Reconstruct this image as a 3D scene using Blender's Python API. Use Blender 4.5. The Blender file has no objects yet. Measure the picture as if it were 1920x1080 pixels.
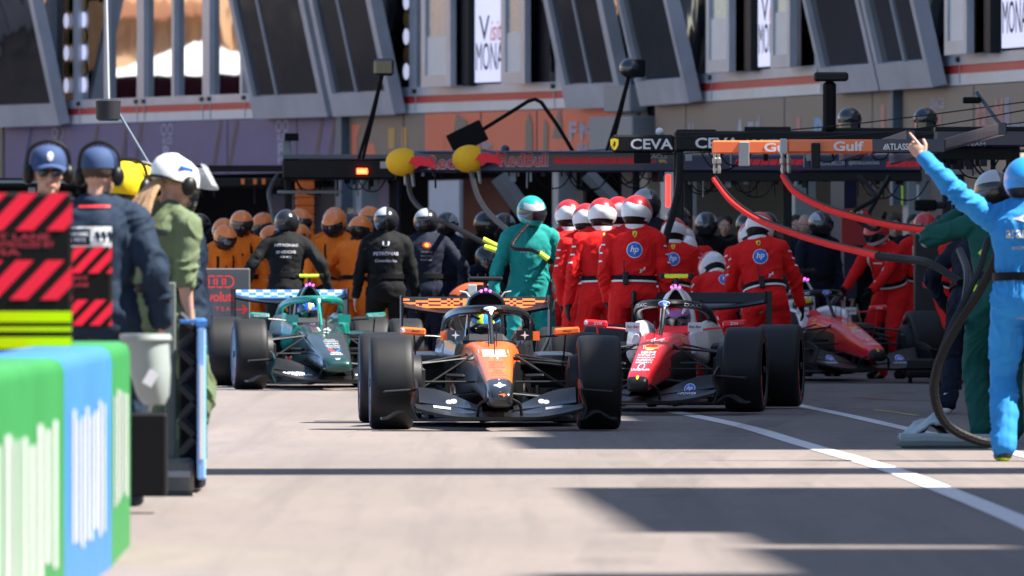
import bpy, math, random
from mathutils import Vector, Matrix, noise
from mathutils.bvhtree import BVHTree
R = math.radians; PI = math.pi
random.seed(7)
S = bpy.context.scene
COL = S.collection

# ---------------------------------------------------------------- camera
F = 19733.0          # focal length in photo pixels (370 mm lens on 36 mm)
CH = 1.23            # camera height
cam_d = bpy.data.cameras.new('camera'); cam = bpy.data.objects.new('camera', cam_d); COL.objects.link(cam)
cam_d.lens = 370; cam_d.sensor_width = 36; cam_d.clip_start = 1; cam_d.clip_end = 6000
cam.location = (0, 0, CH); cam.rotation_euler = (R(90) - math.atan(40 / F), 0, 0)
cam_d.dof.use_dof = True; cam_d.dof.focus_distance = 84; cam_d.dof.aperture_fstop = 7.1
S.camera = cam
# ---------------------------------------------------------------- light
SUN_AZ, SUN_EL = 99.0, 55.0
w = bpy.data.worlds.new('World'); S.world = w; w.use_nodes = True
nt = w.node_tree; bg = nt.nodes['Background']
sky = nt.nodes.new('ShaderNodeTexSky'); sky.sky_type = 'NISHITA'; sky.sun_disc = False
sky.sun_elevation = R(SUN_EL); sky.sun_rotation = R(SUN_AZ); sky.dust_density = 0.8
nt.links.new(sky.outputs[0], bg.inputs[0]); bg.inputs[1].default_value = 0.07
sd = bpy.data.lights.new('sun', 'SUN'); sd.energy = 5.0; sd.angle = R(0.5); sd.color = (1, .955, .88)
sun = bpy.data.objects.new('sun', sd); COL.objects.link(sun)
sv = Vector((math.sin(R(SUN_AZ)) * math.cos(R(SUN_EL)), math.cos(R(SUN_AZ)) * math.cos(R(SUN_EL)), math.sin(R(SUN_EL))))
sun.rotation_euler = (-sv).to_track_quat('-Z', 'Y').to_euler()
S.view_settings.view_transform = 'Standard'; S.view_settings.look = 'None'
S.view_settings.gamma = 1; S.view_settings.exposure = 1.68
S.cycles.max_bounces = 6; S.cycles.use_denoising = True

def P(px, py, D):
    """point of the photo (1920 wide) at distance D as a world position"""
    return Vector(((px - 960) / F * D, D, CH - (py - 500) / F * D))

# ---------------------------------------------------------------- materials
MATS = {}
def mat(name, col=0, rough=.5, metal=0., coat=0., var=.08, vs=3., bump=0., bs=20., emit=0., alpha=1., spec=.5, stretch=(1, 1, 1)):
    if name in MATS: return MATS[name]
    if col == 0: raise KeyError(name)
    m = bpy.data.materials.new(name); m.use_nodes = True; MATS[name] = m
    n = m.node_tree; b = n.nodes['Principled BSDF']
    c = tuple(col) + (1,)
    b.inputs['Base Color'].default_value = c
    b.inputs['Roughness'].default_value = rough; b.inputs['Metallic'].default_value = metal
    b.inputs['Coat Weight'].default_value = coat; b.inputs['Coat Roughness'].default_value = .06
    b.inputs['Specular IOR Level'].default_value = spec
    if alpha < 1: b.inputs['Alpha'].default_value = alpha
    if emit:
        b.inputs['Emission Color'].default_value = c; b.inputs['Emission Strength'].default_value = emit
    tc = n.nodes.new('ShaderNodeTexCoord'); mp = n.nodes.new('ShaderNodeMapping')
    mp.inputs['Scale'].default_value = stretch
    n.links.new(tc.outputs['Object'], mp.inputs[0])
    if var:
        nz = n.nodes.new('ShaderNodeTexNoise'); nz.inputs['Scale'].default_value = vs; nz.inputs['Detail'].default_value = 5
        n.links.new(mp.outputs[0], nz.inputs[0])
        mx = n.nodes.new('ShaderNodeMix'); mx.data_type = 'RGBA'
        mx.inputs[6].default_value = tuple(v * (1 - var * 2) for v in col) + (1,)
        mx.inputs[7].default_value = tuple(min(1, v * (1 + var * 1.5)) for v in col) + (1,)
        n.links.new(nz.outputs[0], mx.inputs[0]); n.links.new(mx.outputs[2], b.inputs['Base Color'])
        mr = n.nodes.new('ShaderNodeMapRange'); mr.inputs[3].default_value = max(.02, rough - .06); mr.inputs[4].default_value = min(1, rough + .1)
        n.links.new(nz.outputs[0], mr.inputs[0]); n.links.new(mr.outputs[0], b.inputs['Roughness'])
    if bump:
        nb = n.nodes.new('ShaderNodeTexNoise'); nb.inputs['Scale'].default_value = bs; nb.inputs['Detail'].default_value = 3
        n.links.new(mp.outputs[0], nb.inputs[0])
        bp = n.nodes.new('ShaderNodeBump'); bp.inputs['Strength'].default_value = bump; bp.inputs['Distance'].default_value = .02
        n.links.new(nb.outputs[0], bp.inputs['Height']); n.links.new(bp.outputs[0], b.inputs['Normal'])
    return m
def cloth(name, col, **k):
    return mat(name, col, rough=.82, var=.1, vs=6, bump=.55, bs=13, stretch=(1, 1, .6), spec=.25, **k)
def paint(name, col, **k):
    k.setdefault('rough', .3); k.setdefault('coat', .45); return mat(name, col, var=.05, **k)
M_carbon = mat('carbon', (.006, .006, .007), .36, coat=.0, var=.15, vs=30, spec=.35)
M_carbon2 = mat('carbon satin', (.010, .010, .012), .5, var=.15, vs=12, spec=.3)
M_tyre = mat('tyre rubber', (.011, .011, .012), .55, spec=.3, var=.3, vs=5, bump=.03, bs=160)
M_tyreside = mat('tyre sidewall', (.010, .010, .011), .55, spec=.25, var=.15, vs=5)
M_tyremark = mat('tyre marking red', (.55, .03, .03), .5)
M_rim = mat('wheel metal', (.012, .012, .014), .45, metal=.0, spec=.4)
M_rimhi = mat('rim edge', (.10, .105, .115), .4, metal=.5)
M_black = mat('black', (.005, .005, .006), .6, spec=.15)
M_blackp = mat('black plastic', (.007, .007, .008), .4, spec=.3)
M_dark = mat('dark grey', (.022, .024, .028), .55, spec=.25)
M_white = mat('white', (.75, .75, .76), .5)
M_whitep = paint('white paint', (.72, .72, .74))
M_grey = mat('grey metal', (.25, .27, .29), .4, metal=.4)
M_lgrey = mat('light grey', (.45, .46, .48), .5)
M_skin = mat('skin', (.52, .29, .21), .55, var=.1, vs=9)
M_skin2 = mat('dark skin', (.22, .12, .08), .55, var=.1, vs=9)
M_visor = mat('visor', (.012, .013, .018), .08, coat=1., var=0)
M_red = mat('red print', (.75, .03, .03), .5)
M_blue = mat('blue print', (.03, .13, .6), .45)
M_yellow = mat('yellow print', (.85, .6, .02), .5)
M_hi = mat('fluorescent yellow', (.62, .85, .02), .5)
M_hose = mat('black hose', (.006, .006, .007), .5, spec=.2, bump=.4, bs=60)
M_led = mat('pink lamp', (1, .08, .75), .4, var=0, emit=1.6)

# ---------------------------------------------------------------- mesh builder
class MB:
    def __init__(s): s.v = []; s.f = []; s.m = []
    def add(s, vs, fs, mi=0):
        o = len(s.v); s.v += [tuple(v) for v in vs]
        s.f += [tuple(i + o for i in f) for f in fs]
        s.m += (mi if isinstance(mi, list) else [mi] * len(fs)); return s
    def box(s, c, d, rot=None, mi=0, bev=0.):
        c = Vector(c); x, y, z = d[0] / 2, d[1] / 2, d[2] / 2
        if bev and min(x, y, z) > bev * 1.2:
            b = bev; pts = []; fs = []
            # chamfered box : 24 verts
            idx = {}
            for sx in (-1, 1):
                for sy in (-1, 1):
                    for sz in (-1, 1):
                        for k, p in enumerate(((x, y - b, z - b), (x - b, y, z - b), (x - b, y - b, z))):
                            idx[(sx, sy, sz, k)] = len(pts); pts.append(Vector((p[0] * sx, p[1] * sy, p[2] * sz)))
            for sx in (-1, 1): fs.append([idx[(sx, a, c2, 0)] for a, c2 in ((-1, -1), (1, -1), (1, 1), (-1, 1))][::sx])
            for sy in (-1, 1): fs.append([idx[(a, sy, c2, 1)] for a, c2 in ((-1, -1), (1, -1), (1, 1), (-1, 1))][::-sy])
            for sz in (-1, 1): fs.append([idx[(a, c2, sz, 2)] for a, c2 in ((-1, -1), (1, -1), (1, 1), (-1, 1))][::sz])
            for sx in (-1, 1):
                for sy in (-1, 1):
                    for sz in (-1, 1): fs.append([idx[(sx, sy, sz, k)] for k in ((0, 1, 2) if sx * sy * sz > 0 else (2, 1, 0))])
            for sx in (-1, 1):
                for sy in (-1, 1): fs.append([idx[(sx, sy, -1, 0)], idx[(sx, sy, 1, 0)], idx[(sx, sy, 1, 1)], idx[(sx, sy, -1, 1)]][::-1 if sx * sy > 0 else 1])
            for sx in (-1, 1):
                for sz in (-1, 1): fs.append([idx[(sx, -1, sz, 0)], idx[(sx, 1, sz, 0)], idx[(sx, 1, sz, 2)], idx[(sx, -1, sz, 2)]][::1 if sx * sz > 0 else -1])
            for sy in (-1, 1):
                for sz in (-1, 1): fs.append([idx[(-1, sy, sz, 1)], idx[(1, sy, sz, 1)], idx[(1, sy, sz, 2)], idx[(-1, sy, sz, 2)]][::-1 if sy * sz > 0 else 1])
        else:
            pts = [Vector((a * x, b * y, c2 * z)) for a in (-1, 1) for b in (-1, 1) for c2 in (-1, 1)]
            fs = [(0, 1, 3, 2), (4, 6, 7, 5), (0, 4, 5, 1), (2, 3, 7, 6), (0, 2, 6, 4), (1, 5, 7, 3)]
        if rot is not None: pts = [rot @ p for p in pts]
        return s.add([p + c for p in pts], fs, mi)
    def loft(s, rings, cap=True, closed=True, mi=0, mfun=None):
        n = len(rings[0]); vs = [p for r in rings for p in r]; fs = []; ms = []
        for i in range(len(rings) - 1):
            for j in range(n if closed else n - 1):
                k = (j + 1) % n
                fs.append((i * n + j, i * n + k, (i + 1) * n + k, (i + 1) * n + j)); ms.append(mfun(i, j) if mfun else mi)
        if cap and closed:
            fs.append(tuple(range(n))[::-1]); ms.append(mfun(0, -1) if mfun else mi)
            fs.append(tuple((len(rings) - 1) * n + j for j in range(n))); ms.append(mfun(len(rings) - 1, -1) if mfun else mi)
        return s.add(vs, fs, ms)
    def tube(s, pts, r, n=8, mi=0, cap=True, flat=1., mfun=None):
        pts = [Vector(p) for p in pts]; rr = r if isinstance(r, (list, tuple)) else [r] * len(pts)
        rings = []; up = None
        for i, p in enumerate(pts):
            t = (pts[min(i + 1, len(pts) - 1)] - pts[max(i - 1, 0)]).normalized()
            if up is None: up = Vector((0, 0, 1)) if abs(t.z) < .9 else Vector((1, 0, 0))
            a = t.cross(up).normalized(); b = a.cross(t).normalized(); up = b
            rings.append([p + a * math.cos(q) * rr[i] + b * math.sin(q) * rr[i] * flat for q in (2 * PI * j / n for j in range(n))])
        return s.loft(rings, cap=cap, mi=mi, mfun=mfun)
    def ell(s, c, r, rot=None, nu=14, nv=9, mi=0):
        c = Vector(c); rings = []
        for i in range(1, nv):
            a = PI * i / nv
            rings.append([Vector((r[0] * math.sin(a) * math.cos(2 * PI * j / nu), r[1] * math.sin(a) * math.sin(2 * PI * j / nu), -r[2] * math.cos(a))) for j in range(nu)])
        vs = [p for q in rings for p in q] + [Vector((0, 0, -r[2])), Vector((0, 0, r[2]))]; fs = []
        for i in range(nv - 2):
            for j in range(nu): fs.append((i * nu + j, i * nu + (j + 1) % nu, (i + 1) * nu + (j + 1) % nu, (i + 1) * nu + j))
        b, t = len(vs) - 2, len(vs) - 1
        for j in range(nu):
            fs.append((b, (j + 1) % nu, j)); fs.append((t, (nv - 2) * nu + j, (nv - 2) * nu + (j + 1) % nu))
        if rot is not None: vs = [rot @ p for p in vs]
        return s.add([p + c for p in vs], fs, mi)
    def cap(s, p1, p2, r1, r2, n=12):      # tapered capsule, closed
        p1, p2 = Vector(p1), Vector(p2); d = (p2 - p1).normalized()
        pts = []; rr = []
        for a in (80, 50, 20): pts.append(p1 - d * r1 * math.sin(R(a))); rr.append(r1 * math.cos(R(a)))
        pts.append(p1); rr.append(r1); pts.append(p2); rr.append(r2)
        for a in (20, 50, 80): pts.append(p2 + d * r2 * math.sin(R(a))); rr.append(r2 * math.cos(R(a)))
        return s.tube(pts, rr, n)
    def lathe(s, prof, n=32, axis='X', c=(0, 0, 0), mi=0, mfun=None):   # prof: (axial, radius)
        rings = []
        for a, r in prof:
            ring = []
            for j in range(n):
                q = 2 * PI * j / n; u, v = r * math.cos(q), r * math.sin(q)
                ring.append({'X': Vector((a, u, v)), 'Y': Vector((v, a, u)), 'Z': Vector((u, v, a))}[axis] + Vector(c))
            rings.append(ring)
        return s.loft(rings, mi=mi, mfun=mfun)
    def prism(s, pts, t, M=None, mi=0):   # 2D outline extruded along local +Z by t
        n = len(pts); vs = [Vector((x, y, 0)) for x, y in pts] + [Vector((x, y, t)) for x, y in pts]
        fs = [tuple(range(n))[::-1], tuple(range(n, 2 * n))] + [(i, (i + 1) % n, (i + 1) % n + n, i + n) for i in range(n)]
        if M is not None: vs = [M @ v for v in vs]
        return s.add(vs, fs, mi)
    def grid(s, fn, nu, nv, t=.0, mi=0, mfun=None):
        """sheet fn(u,v)->Vector, thickened by t in its local normal"""
        g = [[Vector(fn(i / nu, j / nv)) for j in range(nv + 1)] for i in range(nu + 1)]
        vs = []; 
        def nrm(i, j):
            a = g[min(i + 1, nu)][j] - g[max(i - 1, 0)][j]; b = g[i][min(j + 1, nv)] - g[i][max(j - 1, 0)]
            return a.cross(b).normalized()
        N = (nu + 1) * (nv + 1)
        for k in (0, 1):
            for i in range(nu + 1):
                for j in range(nv + 1): vs.append(g[i][j] + (nrm(i, j) * -t if k else Vector()))
        I = lambda i, j, k=0: k * N + i * (nv + 1) + j
        fs = []; ms = []
        for i in range(nu):
            for j in range(nv):
                fs.append((I(i, j), I(i + 1, j), I(i + 1, j + 1), I(i, j + 1))); ms.append(mfun(i / nu, j / nv) if mfun else mi)
                if t: fs.append((I(i, j, 1), I(i, j + 1, 1), I(i + 1, j + 1, 1), I(i + 1, j, 1))); ms.append(mfun(i / nu, j / nv) if mfun else mi)
        if t:
            for i in range(nu):
                fs.append((I(i, 0), I(i, 0, 1), I(i + 1, 0, 1), I(i + 1, 0))); ms.append(mi)
                fs.append((I(i, nv), I(i + 1, nv), I(i + 1, nv, 1), I(i, nv, 1))); ms.append(mi)
            for j in range(nv):
                fs.append((I(0, j), I(0, j + 1), I(0, j + 1, 1), I(0, j, 1))); ms.append(mi)
                fs.append((I(nu, j), I(nu, j, 1), I(nu, j + 1, 1), I(nu, j + 1))); ms.append(mi)
        return s.add(vs, fs, ms)
    def mesh(s, name, mats, smooth=True, ang=35):
        me = bpy.data.meshes.new(name); me.from_pydata(s.v, [], s.f)
        for m in (mats if isinstance(mats, (list, tuple)) else [mats]): me.materials.append(m)
        me.polygons.foreach_set('material_index', s.m)
        me.update()
        if smooth: me.shade_smooth(); me.set_sharp_from_angle(angle=R(ang))
        return me
    def build(s, name, mats, parent=None, at=(0, 0, 0), smooth=True, ang=35, rz=0.):
        return link(name, s.mesh(name, mats, smooth, ang), parent, at, rz)
def link(name, me, parent=None, at=(0, 0, 0), rz=0.):
    o = bpy.data.objects.new(name, me); COL.objects.link(o); o.parent = parent; o.location = at
    if rz: o.rotation_euler.z = rz
    return o
def tag(o, label=None, cat=None, group=None, kind=None):
    if label: o['label'] = label
    if cat: o['category'] = cat
    if group: o['group'] = group
    if kind: o['kind'] = kind
    return o
def empty(name, loc, rz=0., label=None, cat=None, group=None):
    o = bpy.data.objects.new(name, None); COL.objects.link(o); o.location = loc; o.rotation_euler.z = rz
    o.empty_display_size = .1
    return tag(o, label, cat, group)
def bvh(*obs):
    vs = []; fs = []
    for o in obs:
        b = len(vs); vs += [v.co.copy() for v in o.data.vertices]; fs += [tuple(i + b for i in p.vertices) for p in o.data.polygons]
    return BVHTree.FromPolygons(vs, fs)
def wpath(pts, n=8):       # catmull-rom through points
    pts = [Vector(p) for p in pts]; out = []
    for i in range(len(pts) - 1):
        p0, p1, p2, p3 = pts[max(i - 1, 0)], pts[i], pts[i + 1], pts[min(i + 2, len(pts) - 1)]
        for k in range(n):
            t = k / n; out.append(.5 * ((2 * p1) + (p2 - p0) * t + (2 * p0 - 5 * p1 + 4 * p2 - p3) * t * t + (3 * p1 - p0 - 3 * p2 + p3) * t ** 3))
    out.append(pts[-1]); return out
# ---------------------------------------------------------------- flat shapes for decals: (verts2d, faces)
TXT = {}
def text2d(body, h=1., bold=.0, width=None, shear=0.):
    k = (body, bold, shear)
    if k not in TXT:
        c = bpy.data.curves.new('txt', 'FONT'); c.body = body; c.size = 1; c.offset = bold; c.align_x = 'CENTER'; c.align_y = 'CENTER'
        c.resolution_u = 3; c.shear = shear; c.fill_mode = 'FRONT'; c.space_line = .8
        o = bpy.data.objects.new('txt', c); COL.objects.link(o)
        me = bpy.data.meshes.new_from_object(o.evaluated_get(bpy.context.evaluated_depsgraph_get()))
        vs = [(v.co.x, v.co.y) for v in me.vertices]; fs = [tuple(p.vertices) for p in me.polygons]
        bpy.data.objects.remove(o); bpy.data.curves.remove(c); bpy.data.meshes.remove(me)
        x0, x1 = min(v[0] for v in vs), max(v[0] for v in vs); y0, y1 = min(v[1] for v in vs), max(v[1] for v in vs)
        TXT[k] = ([(((x - (x0 + x1) / 2)) / (y1 - y0), (y - (y0 + y1) / 2) / (y1 - y0)) for x, y in vs], fs, (x1 - x0) / (y1 - y0))
    vs, fs, asp = TXT[k]
    sx = h if width is None else width / asp
    return [(x * sx, y * h) for x, y in vs], fs
def disc2d(rx, ry=None, n=20):
    ry = ry or rx; return [(0, 0)] + [(rx * math.cos(2 * PI * i / n), ry * math.sin(2 * PI * i / n)) for i in range(n)], [(0, i + 1, (i + 1) % n + 1) for i in range(n)]
def ring2d(r0, r1, n=24, cx=0):
    vs = [(cx + r0 * math.cos(2 * PI * i / n), r0 * math.sin(2 * PI * i / n)) for i in range(n)] + [(cx + r1 * math.cos(2 * PI * i / n), r1 * math.sin(2 * PI * i / n)) for i in range(n)]
    return vs, [(i, (i + 1) % n, (i + 1) % n + n, i + n) for i in range(n)]
def rect2d(w_, h_, nx=4, ny=2, cx=0, cy=0):
    vs = [(cx - w_ / 2 + w_ * i / nx, cy - h_ / 2 + h_ * j / ny) for i in range(nx + 1) for j in range(ny + 1)]
    return vs, [(i * (ny + 1) + j, (i + 1) * (ny + 1) + j, (i + 1) * (ny + 1) + j + 1, i * (ny + 1) + j + 1) for i in range(nx) for j in range(ny)]
def poly2d(pts): return list(pts), [tuple(range(len(pts)))]
def join2d(*sh):
    vs = []; fs = []
    for (v, f), dx, dy in sh:
        b = len(vs); vs += [(x + dx, y + dy) for x, y in v]; fs += [tuple(i + b for i in q) for q in f]
    return vs, fs
STAR = lambda r: poly2d([(r * (1 if k % 2 == 0 else .3) * math.cos(PI / 4 * k), r * (1 if k % 2 == 0 else .3) * math.sin(PI / 4 * k)) for k in range(8)])
SHIELD = lambda r: poly2d([(-.7 * r, .8 * r), (0, r), (.7 * r, .8 * r), (.68 * r, -.1 * r), (.4 * r, -.75 * r), (0, -1.1 * r), (-.4 * r, -.75 * r), (-.68 * r, -.1 * r)])
HORSE = lambda r: poly2d([(-.1 * r, -.8 * r), (.02 * r, -.2 * r), (-.35 * r, -.35 * r), (-.3 * r, -.05 * r), (-.05 * r, .1 * r), (-.15 * r, .5 * r), (.1 * r, .75 * r), (.2 * r, .4 * r), (.45 * r, .45 * r), (.2 * r, .1 * r), (.35 * r, -.35 * r), (.2 * r, -.3 * r), (.1 * r, -.75 * r)])
CAT = lambda r: poly2d([(-r, -.9 * r), (-.55 * r, -.2 * r), (-.9 * r, .3 * r), (-.3 * r, .1 * r), (.3 * r, .35 * r), (.6 * r, .95 * r), (1.05 * r, .75 * r), (.75 * r, .3 * r), (1.1 * r, -.1 * r), (.6 * r, .05 * r), (.45 * r, -.25 * r), (-.1 * r, -.35 * r), (-.45 * r, -.95 * r)])
ARROW = lambda r: poly2d([(-r, .12 * r), (.45 * r, .12 * r), (.1 * r, .6 * r), (.35 * r, .7 * r), (r, 0), (.35 * r, -.7 * r), (.1 * r, -.6 * r), (.45 * r, -.12 * r), (-r, -.12 * r)])
BULL = lambda r: poly2d([(-r, -.1 * r), (-.7 * r, .35 * r), (-.1 * r, .45 * r), (.5 * r, .25 * r), (.75 * r, .6 * r), (.7 * r, .1 * r), (1.1 * r, -.1 * r), (.8 * r, -.25 * r), (1.15 * r, -.6 * r), (.5 * r, -.35 * r), (-.1 * r, -.25 * r), (-.5 * r, -.55 * r), (-.6 * r, -.15 * r)])
FLOAT = []
def decal(name, sh, m, parent, o, ex, ey, d=None, tree=None, off=.003):
    """flat printed shape; with a tree its points are laid onto that surface along d"""
    vs, fs = sh; o, ex, ey = Vector(o), Vector(ex), Vector(ey); out = []
    for x, y in vs:
        p = o + ex * x + ey * y
        if tree is not None:
            dd = Vector(d); h = tree.ray_cast(p, dd, 6.)
            out.append((h[0] - dd * off) if h[0] is not None else None)
        else: out.append(p)
    good = [i for i, p in enumerate(out) if p is not None]
    if not good: return None
    if len(good) < len(out):
        fs = [f for f in fs if all(out[i] is not None for i in f)]
        if not fs: return None
        out = [p if p is not None else out[good[0]] for p in out]
    mb = MB(); mb.add(out, fs); return mb.build(name, m, parent, smooth=False)
# ================================================================ RACE CARS
# local axes: x across, y towards the rear (front axle y=0), z up
def sect(y, z0, z1, wb, wt, p=3.6, n=28, cx=0.):
    r = []
    for j in range(n):
        q = 2 * PI * (j + .5) / n - PI / 2; c, s_ = math.cos(q), math.sin(q)
        X = math.copysign(abs(c) ** (2 / p), c); Z = math.copysign(abs(s_) ** (2 / p), s_)
        f = (Z + 1) / 2; r.append(Vector((cx + X * (wb + (wt - wb) * f), y, z0 + (z1 - z0) * f)))
    return r
def dense(secs, k=3):
    out = []
    for i in range(len(secs) - 1):
        a, b = secs[i], secs[i + 1]; p = secs[max(i - 1, 0)]; q = secs[min(i + 2, len(secs) - 1)]
        for t in (j / k for j in range(k)):
            out.append([.5 * (2 * a[m] + (b[m] - p[m]) * t + (2 * p[m] - 5 * a[m] + 4 * b[m] - q[m]) * t * t + (3 * a[m] - p[m] - 3 * b[m] + q[m]) * t ** 3) for m in range(len(a))])
    out.append(list(secs[-1])); return out
WH = {}
def wheel(root, x, y, W, rad, side, C):
    k = ('w', round(W, 3), side, C['key'])
    if k not in WH:
        h = W / 2
        prof = [(-h * .80, rad * .66), (-h * .94, rad * .70), (-h, rad * .80), (-h * .985, rad * .90), (-h * .93, rad * .965), (-h * .82, rad * .992), (-h * .6, rad), (0, rad * 1.003), (h * .6, rad), (h * .82, rad * .992), (h * .93, rad * .965), (h * .985, rad * .90), (h, rad * .80), (h * .94, rad * .70), (h * .80, rad * .66)]
        def mf(i, j):
            if j < 0: return 1
            if i in (2, 11) and (j % 28) < 13 and j % 4: return 2
            return 0 if 3 <= i <= 10 else 1
        t = MB().lathe(prof, 56, mfun=mf)
        WH[k] = t.mesh('tyre', [M_tyre, M_tyreside, M_tyremark], ang=50)
        r_ = MB(); R0 = rad * .665
        r_.lathe([(-h * .82, R0), (-h * .80, R0 * .96), (-h * .55, R0 * .88), (h * .3, R0 * .86), (h * .55, R0 * .9), (h * .80, R0 * .96), (h * .82, R0)], 48)
        def disc(a0):     # slightly dished outer cover with spokes
            r_.lathe([(a0, R0 * .93), (a0 * 1.05, R0 * .7), (a0 * .8, R0 * .25), (a0 * .95, R0 * .12), (a0 * .95, .001)], 48)
        disc(h * .7 * side)
        for i in range(10):
            q = 2 * PI * i / 10; u = Vector((0, math.cos(q), math.sin(q)))
            r_.tube([u * R0 * .2 + Vector((side * h * .8, 0, 0)), u * R0 * .9 + Vector((side * h * .84, 0, 0))], .012, 5)
        r_.lathe([(side * h * .8, .035), (side * h * 1.0, .03), (side * h * 1.02, .001)], 12)
        WH[k + ('r',)] = r_.mesh('rim', M_rim)
        e = MB().lathe([(side * h * .93, R0 * 1.0), (side * h * .96, R0 * 1.04), (side * h * .93, R0 * 1.06)], 48)
        WH[k + ('e',)] = e.mesh('rim_edge', M_rimhi)
    o = empty('wheel', (x, y, rad)); o.parent = root
    link('tyre', WH[k], o); link('rim', WH[k + ('r',)], o); link('rim_edge', WH[k + ('e',)], o)
    return o
def race_car(label, C, loc, yaw, lift=0.):
    root = empty('race_car', (loc[0], loc[1], lift), yaw, label, 'race car', 'race cars in the pit lane')
    G = lambda k, d=M_carbon: C.get(k, d)
    # ---- nose cone and front bulkhead
    secs = [(-1.17, .22, .25, .05, .045), (-1.155, .19, .285, .082, .072), (-1.08, .18, .325, .096, .088), (-.92, .185, .37, .105, .098), (-.6, .21, .435, .118, .112), (-.25, .235, .505, .135, .13), (.1, .25, .565, .152, .148), (.45, .25, .615, .172, .168), (.8, .2, .655, .21, .20), (1.1, .12, .66, .27, .245)]
    nw = C.get('nw', 1.)
    secs = [(a, b, c, d * (1 + (nw - 1) * max(0, min(1, (1.1 - a) / 1.2))), e * (1 + (nw - 1) * max(0, min(1, (1.1 - a) / 1.2)))) for a, b, c, d, e in secs]
    D = dense([tuple(s_) for s_ in secs], 3); rings = [sect(s_[0], s_[1], s_[2], s_[3], s_[4], 4.2) for s_ in D]
    n = 28; nose_i = [i for i, s_ in enumerate(D) if s_[0] <= .12]; ni = nose_i[-1]
    def nf(i, j):
        y = D[min(i, len(D) - 1)][0]
        top = 8 <= j <= 18
        if j < 0: return 2
        if y < C.get('tip', -1.0): return 2
        if C.get('panel') and top: return 1
        if j < C.get('lowj', 4) or j > 26 - C.get('lowj', 4): return 4
        return 0 if (top or not C.get('side')) else 3
    mm = [G('nose'), G('panel', G('nose')), G('tipm'), G('side', G('nose')), M_carbon]
    nose = MB().loft(rings[:ni + 1], mfun=nf).build('nose_cone', mm, root, ang=40)
    def cf(i, j):
        return 0 if (8 <= j <= 18) else 1
    ch = MB().loft(rings[ni:], mfun=lambda i, j: 0 if C.get('chj', 7) <= j <= 26 - C.get('chj', 7) else 1).build('chassis', [G('chassis'), G('chassis_side')], root, ang=40)
    # cockpit sides, headrest and tub rear
    for sg in (-1, 1):
        s2 = dense([(.98, .48, .64, .05, .03), (1.2, .42, .71, .07, .045), (1.6, .36, .75, .085, .06), (2.0, .36, .76, .10, .07), (2.3, .36, .74, .12, .08)], 2)
        MB().loft([sect(a[0], a[1], a[2], a[3], a[4], 3, 18, cx=sg * (.285 - (.05 if a[0] < 1.1 else 0))) for a in s2]).build('cockpit_side', G('cockpit'), root)
        MB().box((sg * .265, .985, .705), (.125, .02, .078), Matrix.Rotation(R(sg * 8), 3, 'Z'), bev=.012).build('cockpit_panel', G('cockpit'), root)
        # sidepod
        s3 = dense([(1.42, .20, .55, .20, .22), (1.6, .14, .58, .22, .23), (2.1, .12, .56, .22, .20), (2.7, .1, .48, .2, .14), (3.3, .1, .34, .12, .07)], 2)
        MB().loft([sect(a[0], a[1], a[2], a[3], a[4], 3.4, 20, cx=sg * (.50 - .09 * max(0, a[0] - 1.6))) for a in s3]).build('sidepod', G('pod'), root)
        MB().box((sg * .50, 1.415, .40), (.34, .02, .2), bev=.008).build('radiator_intake', M_black, root)
    MB().box((0, 2.0, .60), (.36, .3, .22), bev=.05).build('headrest', G('headrest', M_dark), root)
    # cockpit dash
    MB().box((0, 1.12, .60), (.40, .2, .1), bev=.03).build('dash', M_black, root)
    # engine cover and airbox
    ec = dense([(2.02, .60, 1.0, .14, .135), (2.1, .55, 1.02, .17, .13), (2.5, .42, .96, .2, .07), (3.0, .3, .8, .17, .045), (3.6, .28, .6, .1, .03), (3.85, .3, .5, .06, .02)], 3)
    MB().loft([sect(a[0], a[1], a[2], a[3], a[4], 2.6, 24) for a in ec]).build('engine_cover', G('cover'), root)
    ah, aw = C.get('air', (.115, .13))
    zc = 1.03 - ah
    ab = MB().loft([[Vector((math.sin(2 * PI * j / 28) * (aw + e) * (1.0 if math.cos(2 * PI * j / 28) < 0 or C['key'] == 'orange' else (1 - .42 * math.cos(2 * PI * j / 28))), y, zc + math.cos(2 * PI * j / 28) * (ah + e))) for j in range(28)] for y, e in ((1.93, -.012), (1.915, -.003), (1.92, .012), (1.98, .022), (2.12, .02), (2.3, -.01))], cap=False)
    ab.build('airbox', G('airbox'), root)
    MB().add([(math.sin(2 * PI * j / 28) * aw * .97 * (1.0 if math.cos(2 * PI * j / 28) < 0 or C['key'] == 'orange' else (1 - .42 * math.cos(2 * PI * j / 28))), 2.0, zc + math.cos(2 * PI * j / 28) * ah * .97) for j in range(28)], [tuple(range(28))]).build('airbox_opening', M_black, root, smooth=False)
    # camera bar
    MB().box((0, 2.0, 1.07), (.032, .05, .10), bev=.008).build('camera_stem', M_blackp, root); cbo = MB().box((0, 2.0, 1.135), (.27, .06, .036), bev=.012).build('camera_bar', G('cambar', M_blackp), root)
    for k in (-.06, 0, .06): MB().cap((k, 2.0, 1.145), (k, 2.0, 1.172), .008, .004, 6).build('fin', M_blackp, cbo)
    if C.get('cambar') is M_hi or C['key'] in ('green', 'red'):
        for sg in (-1, 1): MB().box((sg * .122, 1.999, 1.135), (.05, .066, .046), bev=.01).build('camera_lens', M_blackp, root)
    for k in (-.035, 0, .035): MB().ell((k, 1.92, 1.04 + (.012 if k == 0 else 0)), (.011,) * 3, nu=8, nv=6).build('marker_lamp', M_led, root)
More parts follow.
